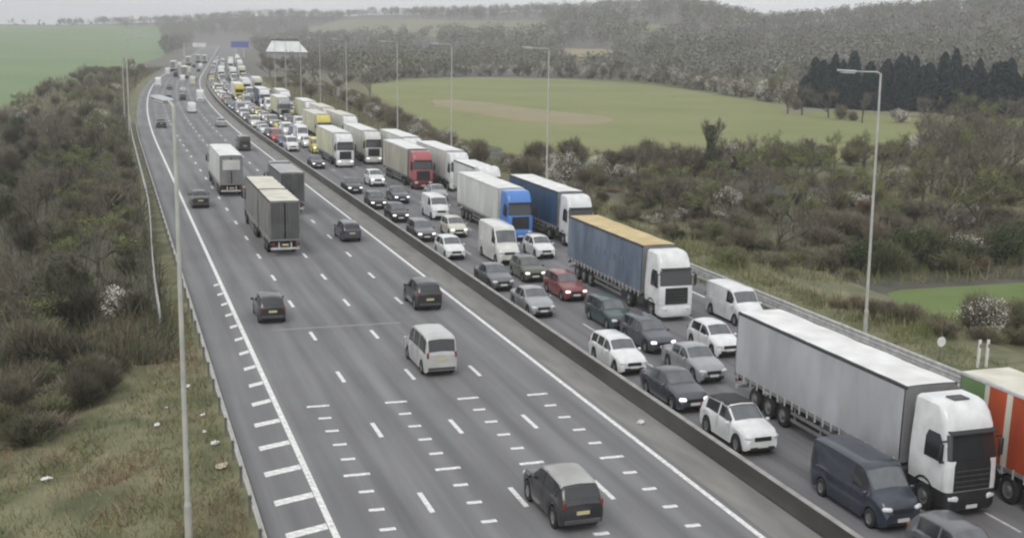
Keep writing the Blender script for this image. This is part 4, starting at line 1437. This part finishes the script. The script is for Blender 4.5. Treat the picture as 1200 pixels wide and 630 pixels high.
def unit(n, rng, up=0.0):
    d = rng.normal(size=(n, 3))
    d[:, 2] += up
    return d / np.linalg.norm(d, axis=1, keepdims=True)

def strips(p0, p1, w, rng):
    """thin flat strips from p0 to p1 -> verts, quads"""
    d = p1 - p0
    side = np.cross(d, unit(len(d), rng))
    side /= np.linalg.norm(side, axis=1, keepdims=True) + 1e-9
    w = np.broadcast_to(np.asarray(w, float).reshape(-1, 1), (len(d), 1))
    v = np.stack([p0 - side * w / 2, p0 + side * w / 2, p1 + side * w / 5, p1 - side * w / 5], 1).reshape(-1, 3)
    f = np.arange(len(v)).reshape(-1, 4)
    return v, f
def leaves(p, s, rng):
    a = unit(len(p), rng); b = np.cross(a, unit(len(p), rng)); b /= np.linalg.norm(b, axis=1, keepdims=True) + 1e-9
    s = np.broadcast_to(np.asarray(s, float).reshape(-1, 1), (len(p), 1))
    v = np.stack([p - a * s, p - b * s * .6, p + a * s, p + b * s * .6], 1).reshape(-1, 3)
    return v, np.arange(len(v)).reshape(-1, 4)
def merge(chunks):
    """chunks: (verts, quads, material index)"""
    V, F, Mi, o = [], [], [], 0
    for v, f, m in chunks:
        V.append(v); F.append(f + o); Mi.append(np.full(len(f), m) if np.isscalar(m) else m); o += len(v)
    return np.concatenate(V), np.concatenate(F), np.concatenate(Mi)
def lumps(n, rx, h, rng, k=12, base=-.06):
    """points inside an uneven crown made of k overlapping clumps"""
    c = unit(k, rng) * rng.uniform(.25, .62, (k, 1)) * np.array([rx, rx, h * .45])
    c[:, 2] += h * (base + (1 - base) / 2)
    r = rng.uniform(.30, .52, k)
    i = rng.integers(0, k, n)
    q = unit(n, rng) * (rng.uniform(.25, 1, (n, 1)) ** .6)
    p = c[i] + q * np.stack([r[i] * rx, r[i] * rx, r[i] * h * .55], 1)
    p[:, 2] = np.clip(p[:, 2], .05, None)
    return p

PROTO = {}
def shrub_proto(key, h, rx, twig_mats, n_tw, leaf=None, n_leaf=0, leaf_s=.07, seed=0, bloom=None):
    rng = np.random.default_rng(seed)
    p = lumps(n_tw, rx, h, rng)
    root = np.stack([p[:, 0] * .25, p[:, 1] * .25, np.full(n_tw, h * .1)], 1)
    d = p - root
    ln = np.linalg.norm(d, axis=1, keepdims=True)
    d = d / (ln + 1e-6) + unit(n_tw, rng) * .45
    q = p + d * rng.uniform(.25, .7, (n_tw, 1)) * h * .14
    v, f = strips(p - d * h * .10, q, rng.uniform(.022, .05, n_tw) * (h / 4), rng)
    ch = [(v, f, rng.integers(0, 2, len(f)))]
    mats = list(twig_mats)
    if leaf:
        lp = lumps(n_leaf, rx * .98, h, rng)
        v, f = leaves(lp, rng.uniform(.6, 1.3, n_leaf) * leaf_s, rng)
        ch.append((v, f, 2)); mats.append(leaf)
    crown = np_mesh('crown_' + key, *merge(ch)[:2], mats, merge(ch)[2])
    b = MB()
    for k in range(5):
        a = rng.uniform(0, 6.28); r = rng.uniform(.1, .5) * rx
        m_ = Vector((math.cos(a) * r * .4, math.sin(a) * r * .4, h * .35))
        b.tube((math.cos(a) * .08, math.sin(a) * .08, -.4), m_, .05 * h / 4, .035 * h / 4, 5)
        b.tube(m_, (math.cos(a) * r, math.sin(a) * r, h * rng.uniform(.6, .8)), .035 * h / 4, .012, 5)
    PROTO[key] = (crown, b.mesh('stems_' + key, V_bark, 60), 'stems')

def tree_proto(key, h, mats, seed, spread=.42, twigw=.035, leaf=None, n_leaf=0, leaf_s=.12, levels=5):
    rng = random.Random(seed)
    nr = np.random.default_rng(seed)
    tr = MB()
    tw0, tw1, tww = [], [], []
    def grow(p, d, L, r, lev):
        q = p + d * L
        if lev <= 2:
            tr.tube(p, q, r, r * .68, 7 if lev == 0 else 5, caps=False)
        else:
            tw0.append(tuple(p)); tw1.append(tuple(q)); tww.append(max(r * 1.8, twigw))
        if lev >= levels:
            return
        nb = rng.choice((3, 3, 4)) if lev < 4 else rng.choice((3, 4, 5))
        for k in range(nb):
            n = Vector((rng.gauss(0, 1), rng.gauss(0, 1), rng.gauss(0, .6)))
            e = (d * 1.0 + n * spread + Vector((0, 0, .16))).normalized()
            s = q if (k == 0 or lev == 0) else p + d * L * rng.uniform(.45, .95)
            if lev == 0: s = p + d * L * rng.uniform(.6, 1.0)
            grow(s, e, L * rng.uniform(.58, .80), r * .58, lev + 1)
    grow(Vector((0, 0, -.5)), Vector((rng.gauss(0, .04), rng.gauss(0, .04), 1)).normalized(), h * .33, h * .022, 0)
    tw0, tw1 = np.array(tw0), np.array(tw1)
    v, f = strips(tw0, tw1, np.array(tww), nr)
    ch = [(v, f, nr.integers(0, 2, len(f)))]
    ext = nr.choice(len(tw1), int(len(tw1) * 2.6))
    d = unit(len(ext), nr, .4)
    v2, f2 = strips(tw1[ext], tw1[ext] + d * nr.uniform(.25, .75, (len(ext), 1)) * h * .07, np.full(len(ext), twigw * .7), nr)
    ch.append((v2, f2, nr.integers(0, 2, len(f2))))
    mats = list(mats)
    if leaf:
        lp = tw1[nr.choice(len(tw1), n_leaf)] + nr.normal(0, .25, (n_leaf, 3))
        if key == 'ivy':        # ivy sleeve round the trunk and lower limbs
            zz = nr.uniform(0, .72, n_leaf) * h
            aa = nr.uniform(0, 6.283, n_leaf); rr = nr.uniform(.2, 1, n_leaf) * (.75 + .035 * zz + .25 * np.sin(zz * 2.1))
            lp = np.stack([np.cos(aa) * rr, np.sin(aa) * rr, zz], 1)
        v3, f3 = leaves(lp, nr.uniform(.6, 1.3, n_leaf) * leaf_s, nr)
        ch.append((v3, f3, 2)); mats.append(leaf)
    V, F, Mi = merge(ch)
    PROTO[key] = (np_mesh('crown_' + key, V, F, mats, Mi), tr.mesh('trunk_' + key, V_bark, 60), 'trunk')

def conifer_proto(key, h, seed):
    nr = np.random.default_rng(seed)
    n = 2200
    z = h * (.10 + .9 * nr.uniform(0, 1, n) ** 1.25)
    r = 2.2 * np.sqrt(np.clip(1 - (z / h) ** 2.4, 0, 1)) * nr.uniform(.4, 1.1, n) + .15
    a = nr.uniform(0, 6.283, n)
    p0 = np.stack([np.cos(a) * r * .3, np.sin(a) * r * .3, z + .2], 1)
    p1 = np.stack([np.cos(a) * r, np.sin(a) * r, z - r * .35], 1)
    v, f = strips(p0, p1, np.full(n, .42), nr)
    b = MB(); b.tube((0, 0, -.5), (0, 0, h * .97), h * .016, .03, 7)
    PROTO[key] = (np_mesh('crown_' + key, v, f, [V_conif]), b.mesh('trunk_' + key, V_bark), 'trunk')

for k in range(3): shrub_proto('bare%d' % k, 4.0, 2.3, (V_twig, V_twig2), 2300, seed=20 + k)
for k in range(2): shrub_proto('olive%d' % k, 3.6, 2.2, (V_olive, V_twig), 1700, V_bud, 900, .06, seed=30 + k)
V_thorn = vm('dark thorn twigs', (0.092, 0.086, 0.062)); V_moss = vm('mossy twigs', (0.1, 0.105, 0.058))
for k in range(3): shrub_proto('thorn%d' % k, 4.0, 2.4, (V_thorn, V_moss if k == 1 else V_thorn), 2600, seed=90 + k)
shrub_proto('rust0', 3.2, 2.2, (V_rust, V_twig2), 1900, seed=36)
for k in range(3): shrub_proto('bloom%d' % k, 4.4, 2.4, (V_twig, V_twig2), 1500, V_bloom, 1700, .085, seed=40 + k)
for k in range(2): shrub_proto('dark%d' % k, 4.2, 2.5, (V_twig2, V_green), 900, V_green, 2200, .10, seed=50 + k)
for k in range(3): tree_proto('tree%d' % k, 10.0, (V_twig, V_bark), 60 + k)
tree_proto('ivy', 11.0, (V_twig2, V_bark), 70, spread=.28, leaf=V_green, n_leaf=2600, leaf_s=.13)
tree_proto('budding', 9.0, (V_twig, V_olive), 75, leaf=V_bud, n_leaf=1500, leaf_s=.09)
for k in range(2): conifer_proto('fir%d' % k, 15.0, 80 + k)

NAMES = dict(bare=('bare_shrub', 'shrub'), olive=('budding_shrub', 'shrub'), rust=('bramble_shrub', 'shrub'), thorn=('thorn_shrub', 'shrub'), bloom=('hawthorn_shrub', 'shrub'), dark=('evergreen_shrub', 'shrub'),
             tree=('bare_tree', 'tree'), ivy=('ivy_tree', 'tree'), budding=('budding_tree', 'tree'), fir=('conifer_tree', 'tree'))
LOOK = dict(bare='bare grey brown shrub', olive='olive budding shrub', rust='rusty stemmed shrub', thorn='dark leafless thorn shrub', bloom='white blossoming hawthorn', dark='dark leafy evergreen shrub',
            tree='leafless grey tree', ivy='tall ivy clad tree', budding='budding green tree', fir='dark conifer')
def place_plants(items, where, group, order):
    """items: (proto key, x, y, height scale, width scale); labelled by kind and by count along the row"""
    items = sorted(items, key=order)
    cnt = {}
    for (key, x, y, sh, sw) in items:
        base = key.rstrip('0123456789')
        nm, cat = NAMES[base]
        cnt[base] = cnt.get(base, 0) + 1
        crown, trunk, tn = PROTO[key]
        t = thing(nm, '%s %s, %s nearest' % (LOOK[base], where, ordinal(cnt[base])), cat, (x, y, float(ground_z(x, y)) - .05), random.uniform(0, 6.28), group)
        t.scale = (sw, sw * random.uniform(.9, 1.1), sh)
        obj('crown', crown, t)
        obj(tn, trunk, t)
near = lambda q: math.hypot(q[1], q[2])
rv = random.Random(21)
def pick(w):
    ks = list(w); r = rv.random() * sum(w.values())
    for k in ks:
        r -= w[k]
        if r <= 0:
            break
    nvar = dict(bare=3, olive=2, rust=1, thorn=3, bloom=3, dark=2, tree=3, ivy=0, budding=0, fir=2)[k]
    return k + (str(rv.randrange(nvar)) if nvar else '')
def along(poly, n, jit):
    poly = np.array(poly, float)
    seg = np.linalg.norm(np.diff(poly, axis=0), axis=1); c = np.concatenate([[0], np.cumsum(seg)])
    out = []
    for k in range(n):
        s = c[-1] * (k + rv.uniform(.1, .9)) / n
        out.append((float(np.interp(s, c, poly[:, 0])) + rv.uniform(-jit, jit), float(np.interp(s, c, poly[:, 1])) + rv.uniform(-jit, jit)))
    return out

# left bank thicket
it = []
for k in range(110):
    y = 69 + 210 * (k / 110) ** 1.25 + rv.uniform(-3, 3)
    x = rv.uniform(-24 - .03 * y, .6) + float(off(y))
    if x > -1.5 and rv.random() < .5: x -= 3
    it.append((pick(dict(bare=1.2, thorn=6, olive=1.4, rust=.5, bloom=.5, dark=1.6)), x, y, rv.uniform(.75, 1.25), rv.uniform(.9, 1.35)))
for k in range(26):
    y = 80 + 170 * k / 26 + rv.uniform(-2, 2)
    it.append((pick(dict(thorn=4, olive=1, rust=.5, bare=1)), rv.uniform(.2, 2.0) + float(off(y)), y, rv.uniform(.35, .55), rv.uniform(.5, .75)))
place_plants(it, 'in the thicket on the left bank', 'thicket shrubs on the left bank', near)
it = []
for k in range(44):
    y = 72 + 200 * k / 44 + rv.uniform(-4, 4)
    it.append((pick(dict(tree=4, budding=1)), rv.uniform(-13, -.5) + float(off(y)), y, rv.uniform(.5, .85), rv.uniform(.6, .95)))
place_plants(it, 'rising from the left bank thicket', 'trees on the left bank', near)
it = [('bloom0', .2, 80, .62, .8), ('bloom1', -3.6, 83, .65, .9), ('bare1', -6.6, 63, .8, 1), ('olive0', -8.5, 58, .7, .9), ('bare0', -4.8, 64.5, .6, .8), ('olive1', -2.8, 60.5, .42, .6), ('rust0', -9.5, 66, .8, 1.0)]
it += [(pick(dict(thorn=3, olive=3, bare=2, rust=.7)), rv.uniform(-12, .8 - .25 * (68 - y)), y, rv.uniform(.3, .6), rv.uniform(.55, .9)) for y in np.linspace(55, 68, 26)]
place_plants(it, 'at the thicket edge above the rough grass', 'shrubs above the rough grass', near)
it = [(pick(dict(tree=1, budding=.7, bare=5, bloom=1.0, olive=3)), float(off(y)) - rv.uniform(2, 26), y, rv.uniform(.7, 1.1), rv.uniform(.8, 1.1)) for y in np.linspace(285, 560, 60)]
it += [(pick(dict(bare=4, thorn=2, olive=1)), 92 + rv.uniform(-14, 14), 622 + rv.uniform(-5, 5), rv.uniform(1.2, 1.7), rv.uniform(1.2, 1.6)) for _ in range(0)]
place_plants(it, 'on the left side of the far bend', 'trees left of the bend', near)
it = [(pick(dict(tree=3, bare=3, budding=1)), x + rv.uniform(-15, 15), 2080 + rv.uniform(-60, 60), rv.uniform(.9, 1.7), rv.uniform(1, 2.0)) for x in np.linspace(-190, 210, 34)]
place_plants(it, 'on the skyline behind the left field', 'skyline trees on the left', near)
# hedge between the road and the right field
it = [(pick(dict(bare=5, bloom=2.4, olive=1.5, rust=.6)), x, y, rv.uniform(.7, 1.15), rv.uniform(.9, 1.2)) for (x, y) in along([(62 + float(off(420)) - 10, 420), (64, 350), (62, 299), (57, 240), (53, 198), (51, 168), (56, 155), (64, 150), (78, 150)], 84, 2.4)]
it += [(pick(dict(bare=4, bloom=1.5, olive=1)), x, y, rv.uniform(.5, .9), rv.uniform(.8, 1.1)) for (x, y) in along([(48, 200), (50, 168), (58, 146), (72, 146)], 14, 2.0)]
it += [('bloom0', 61.5, 153, 1.15, 1.25), ('bloom2', 59.5, 155, 1.0, 1.0), ('bloom1', 78, 158, 1.1, 1.0)]
it += [(pick(dict(bare=4, thorn=2, olive=2.5, bloom=1.6, rust=.5)), x, y, rv.uniform(.95, 1.5), rv.uniform(1.0, 1.5)) for (x, y) in along([(58, 166), (66, 164), (76, 160), (84, 154), (98, 158), (112, 164), (126, 168), (146, 176), (165, 190)], 58, 2.6)]
place_plants(it, 'in the near hedge of the field', 'hedge between road and field', near)
it = [(pick(dict(tree=3, budding=1)), x, y, rv.uniform(.55, .9), rv.uniform(.7, .95)) for (x, y) in along([(64, 156), (76, 156), (90, 152), (112, 158), (128, 160)], 16, 2.5)]
it += [('ivy', 82.5, 150, 1.02, .8), ('tree1', 92, 152, .95, .9), ('tree0', 72, 152, .7, .7), ('tree2', 100, 150, .9, 1.0), ('budding', 88, 146, .75, .9)]
place_plants(it, 'between the grey wall and field', 'trees beside the field', near)
# hedge at the far side of the field
it = [(pick(dict(bare=4, bloom=7, tree=3, olive=1, budding=1)), x, y, rv.uniform(.9, 1.6), rv.uniform(1.0, 1.7)) for (x, y) in along([(90, 440), (120, 505), (163, 530), (196, 500), (210, 430), (203, 384), (197, 336), (190, 297)], 64, 4.0)]
it += [('bloom%d' % rv.randrange(3), x, y, rv.uniform(1.4, 2.1), rv.uniform(1.6, 2.3)) for (x, y) in along([(95, 446), (120, 498), (160, 522), (193, 490), (206, 425), (199, 365), (192, 320), (187, 292)], 22, 2.5)]
place_plants(it, 'in the far hedge of the field', 'hedge at the far side of the field', near)
# conifers
it = []
for (x, y) in along([(186, 287), (192, 272), (204, 260), (216, 236), (230, 222)], 44, 3):
    it.append((pick(dict(fir=1)), x, y, rv.uniform(.55, .92), rv.uniform(.8, 1.3)))
for (x, y) in along([(196, 297), (204, 285), (218, 262), (236, 234)], 44, 5):
    it.append((pick(dict(fir=1)), x, y, rv.uniform(.7, 1.1), rv.uniform(.9, 1.4)))
place_plants(it, 'in the dark plantation behind the near lamp', 'conifer plantation', near)
it = [(pick(dict(tree=3, bare=2, bloom=.8, budding=.6)), x, y, rv.uniform(.8, 1.2), rv.uniform(.9, 1.3)) for (x, y) in along([(178, 281), (166, 262), (172, 240), (190, 215), (200, 205)], 14, 4)]
place_plants(it, 'at the foot of the dark conifers', 'trees below the conifers', near)
# right thicket between the guard rail, the wall and the right edge
it = []
for k in range(150):
    s, r_ = rv.random(), rv.random()
    y = 62 + 84 * s
    x0 = 47.5 + .02 * y
    x = x0 + (y * .93 - x0 + 6) * r_ ** .8
    if 63 < y < 82 and 47 < x < 96: continue
    if abs(y - (137 - .70 * (x - 69.5))) < 3.0: continue
    if y > 112 and x < 66: sh_ = .45
    elif x < 54: sh_ = .45
    else: sh_ = 1.0
    it.append((pick(dict(bare=4, olive=4, rust=1.8, bloom=1.2, dark=.6)), x, y, sh_ * rv.uniform(.55, 1.0), rv.uniform(.8, 1.2) * (.75 if sh_ < 1 else 1)))
for k in range(64):
    y = rv.uniform(82, 136)
    it.append((pick(dict(bare=4, olive=3, rust=1.2, thorn=2, bloom=.5)), rv.uniform(47.5, 60 + .12 * (y - 80)), y, rv.uniform(.28, .5), rv.uniform(.5, .85)))
it += [(pick(dict(bare=3, olive=2, thorn=2)), x, y, rv.uniform(.3, .5), rv.uniform(.5, .8)) for (x, y) in along([(66, 134.5), (74, 131), (84, 124)], 11, .8)]
place_plants(it, 'in the scrub between guard rail and wall', 'scrub on the right verge', near)
it = [('tree0', 92, 104, .95, 1.1), ('tree1', 101, 113, 1.0, 1.2), ('tree2', 108, 122, 1.05, 1.2), ('tree1', 97, 93, .85, 1.0), ('budding', 87, 99, .8, 1.0), ('tree0', 116, 130, 1.05, 1.2),
      ('tree2', 104, 100, 1.0, 1.1), ('tree0', 120, 118, 1.15, 1.3), ('tree1', 112, 108, 1.1, 1.2), ('tree2', 126, 145, 1.1, 1.2), ('budding', 98, 122, .8, 1.0), ('tree1', 132, 160, 1.0, 1.2), ('tree0', 142, 172, 1.0, 1.2)]
it += [(pick(dict(tree=4, budding=1, bare=2)), rv.uniform(.80, 1.02) * y_, y_, rv.uniform(.7, 1.1), rv.uniform(.9, 1.3)) for y_ in [rv.uniform(98, 185) for _ in range(34)]]
it = [(a, b_, c, d * 1.32, e) for (a, b_, c, d, e) in it]
place_plants(it, 'in the grey grove at the right edge', 'grove at the right edge', near)
it = []
for k in range(44):
    y_ = rv.uniform(92, 148)
    x_ = rv.uniform(58 + max(0, y_ - 120) * .35, .86 * y_)
    it.append((pick(dict(tree=4, budding=2)), x_, y_, rv.uniform(.45, .85), rv.uniform(.55, .95)))
place_plants(it, 'rising from scrub between rail and field', 'trees in the right scrub', near)
it = [(pick(dict(dark=1, bare=.5)), x, y, rv.uniform(.8, 1.1), rv.uniform(1.0, 1.3)) for (x, y) in along([(63, 86), (72, 85), (82, 87), (92, 92)], 11, 1.3)]
place_plants(it, 'in the dark hedge behind the green clearing', 'dark hedge at the clearing', near)
it = [(pick(dict(bare=3, olive=2, rust=1)), x, y, rv.uniform(.28, .5), rv.uniform(.45, .7)) for (x, y) in along([(48.5, 69), (50, 63), (54, 60), (60, 60), (66, 62)], 16, 1.0)]
place_plants(it, 'low by the rail before the green clearing', 'low shrubs by the guard rail', near)
# trees beside the far queue
it = [(pick(dict(bare=3, bloom=2.0, tree=2, olive=1)), float(off(y)) + rv.uniform(49, 62 + .03 * y), y, rv.uniform(.7, 1.2), rv.uniform(.9, 1.3)) for y in np.linspace(330, 800, 58)]
it += [(pick(dict(bare=4, thorn=2, olive=1)), rv.uniform(78, 106), rv.uniform(606, 628), rv.uniform(1.3, 1.9), rv.uniform(1.3, 1.8)) for _ in range(16)]
place_plants(it, 'on the right verge beside the far queue', 'trees beside the far queue', near)

# ------------------------------------------------------------------ woods on the far hills: one mass
def far_woods(n, n_card, seed, a0=-2, a1=50, r0=430, r1=2300, vx=.05):
    nr = np.random.default_rng(seed)
    ch = []
    ang = np.radians(nr.uniform(a0, a1, n * 3)); r = np.exp(nr.uniform(math.log(r0), math.log(r1), n * 3))
    X, Y = r * np.sin(ang), r * np.cos(ang)
    xl = X - off(Y)
    ok = (xl > 56 + vx * Y) | (Y > 1750) | ((xl < -12) & (np.degrees(ang) > 2.6) & (Y > 560))
    ok &= ~((np.degrees(ang) < 2.5) & (Y < 1900))
    def inside(top, bot):
        poly = np.array(list(top) + list(bot)[::-1], float)
        c = np.zeros(len(X), bool)
        for i in range(len(poly)):
            x0, y0 = poly[i - 1]; x1, y1 = poly[i]
            t = ((y0 > Y) != (y1 > Y)) & (X < (x1 - x0) * (Y - y0) / (y1 - y0 + 1e-9) + x0)
            c ^= t
        return c
    ok &= ~inside(F_TOP, F_BOT)
    ok &= ~inside([(303, 1875), (351, 1839), (381, 1357), (429, 1138)], [(219, 1358), (236, 1237), (285, 1015), (327, 867)])
    ok &= ~inside([(284, 730), (297, 665)], [(231, 592), (239, 535)])
    ok &= ~inside([(407, 903), (407, 806)], [(370, 821), (374, 740)])
    ok &= np.hypot(X - 92, Y - 640) > 22
    ok &= ~((np.abs(X - 88) < 14) & (Y > 560) & (Y < 640))
    X, Y = X[ok][:n], Y[ok][:n]
    n = len(X)
    Z = ground_z(X, Y)
    R = np.hypot(X, Y)
    H = nr.uniform(7, 12, n) * (1 + .25 * (R > 900))
    Wd = H * nr.uniform(.32, .5, n)
    # tone drifts over the hillside in patches
    tone = (np.sin(X * .013 + 1.3) + np.sin(Y * .009 + X * .006) + nr.normal(0, .75, n))
    mi = np.where(tone > .9, 0, np.where(tone > -.3, 1, np.where(tone > -1.3, 2, 0)))
    mi = np.where(nr.random(n) < .05, 3, mi)
    idx = np.repeat(np.arange(n), n_card)
    q = unit(n * n_card, nr, .25) * (nr.uniform(.35, 1, (n * n_card, 1)))
    p = np.stack([X[idx] + q[:, 0] * Wd[idx], Y[idx] + q[:, 1] * Wd[idx], Z[idx] + H[idx] * (.55 + .45 * q[:, 2])], 1)
    v, f = leaves(p, nr.uniform(.45, .95, len(p)) * (H[idx] / 10) * .78, nr)
    ch.append((v, f, mi[idx]))
    p0 = np.stack([X, Y, Z - .5], 1); p1 = np.stack([X, Y, Z + H * .7], 1)
    v, f = strips(p0, p1, np.full(n, .4), nr)
    ch.append((v, f, 1))
    V, F, Mi = merge(ch)
    return np_mesh('far_woods', V, F, [V_far1, V_far2, V_far3, V_far4], Mi)
obj('far_woods', far_woods(5600, 80, 3), label='leafless grey woods covering the distant hillsides', cat='woodland', kind='stuff')
obj('valley_woods', far_woods(2300, 60, 4, 2.2, 11, 560, 2100, .004), label='leafless trees closing in on both sides of the far road', cat='woodland', kind='stuff')

# ------------------------------------------------------------------ undergrowth and grass
def undergrowth(name, n, sampler, hmin, hmax, w, mats, label, seed, lean=.5, cat='undergrowth'):
    nr = np.random.default_rng(seed)
    X, Y = sampler(n, nr)
    Z = ground_z(X, Y)
    p0 = np.stack([X, Y, Z - .1], 1)
    d = unit(n, nr, 1.0) * np.array([lean, lean, 1])
    d[:, 2] = np.abs(d[:, 2]) + .2
    d /= np.linalg.norm(d, axis=1, keepdims=True)
    L = nr.uniform(hmin, hmax, n) * (.5 + nr.random(n))
    p1 = p0 + d * L[:, None]
    v, f = strips(p0, p1, w * nr.uniform(.7, 1.4, n), nr)
    patch = np.sin(X * .9 + 2) + np.sin(Y * .55) + np.sin(X * .31 - Y * .23) + nr.normal(0, .9, n)
    mi = np.digitize(patch, np.linspace(-1.6, 1.6, len(mats) - 1)) if len(mats) > 1 else np.zeros(n, int)
    obj(name, np_mesh(name, v, f, mats, mi), label=label, cat=cat, kind='stuff')
def s_left(n, nr):
    Y = 66 + 230 * nr.random(n) ** 1.6
    return nr.uniform(-26, 3.3, n) + off(Y), Y
undergrowth('thicket_undergrowth', 26000, s_left, .7, 2.0, .06, [V_thorn, V_moss, V_thorn, V_moss, V_twig2], 'dense brown undergrowth filling the left bank thicket', 5)
def s_leftfar(n, nr):
    Y = 270 + 330 * nr.random(n)
    return off(Y) + nr.uniform(-28, 2.4, n), Y
undergrowth('bend_undergrowth', 12000, s_leftfar, .7, 2.2, .10, [V_thorn, V_moss, V_twig2, V_olive], 'brown undergrowth on the left bank towards the bend', 12)
def s_right(n, nr):
    Y = 60 + 90 * nr.random(n)
    X = 47.0 + (Y * .95 - 36) * nr.random(n)
    k = ~((Y > 66) & (Y < 80) & (X > 50) & (X < 96))
    X, Y = X[k], Y[k]
    return np.resize(X, n), np.resize(Y, n)
undergrowth('verge_undergrowth', 26000, s_right, .4, 1.3, .05, [V_twig2, V_olive, V_straw, V_olive, V_grass], 'tangled undergrowth covering the right verge', 6)
def s_far(n, nr):
    Y = 150 + 330 * nr.random(n)
    return off(Y) + nr.uniform(46, 58, n), Y
undergrowth('hedge_undergrowth', 9000, s_far, .5, 1.5, .08, [V_twig2, V_olive, V_twig], 'brown undergrowth along the right verge beside the hedge', 8)
def s_grass(n, nr):
    Y = 34 + 46 * nr.random(n) ** 1.3
    return nr.uniform(-11, 4.3, n), Y
undergrowth('verge_grass', 42000, s_grass, .14, .50, .034, [V_rust, V_straw, V_grass, V_moss, V_grass, V_olive, V_straw, V_rust], 'rough weedy grass on the left verge below the guard rail', 7, .8, 'grass')
def s_grass2(n, nr):
    Y = 40 + 100 * nr.random(n)
    return nr.uniform(44.6, 50, n), Y
undergrowth('right_verge_grass', 16000, s_grass2, .15, .5, .035, [V_straw, V_grass, V_olive, V_grass], 'rough grass behind the right guard rail', 9, .8, 'grass')
# ================================================================== haze: even pale air round the whole scene
M_haze = bpy.data.materials.new('haze')
M_haze.use_nodes = True
hn = M_haze.node_tree
hn.nodes.clear()
h_out = hn.nodes.new('ShaderNodeOutputMaterial')
h_vol = hn.nodes.new('ShaderNodeVolumePrincipled')
h_vol.inputs['Color'].default_value = (.97, .98, 1.0, 1)
h_vol.inputs['Density'].default_value = HAZE_DENSITY = 0.00029
hn.links.new(h_vol.outputs['Volume'], h_out.inputs['Volume'])
b = MB()
b.box((700, 2570, 49), (4900, 5460, 114))
obj('haze', b.mesh('haze', M_haze), kind='stuff')
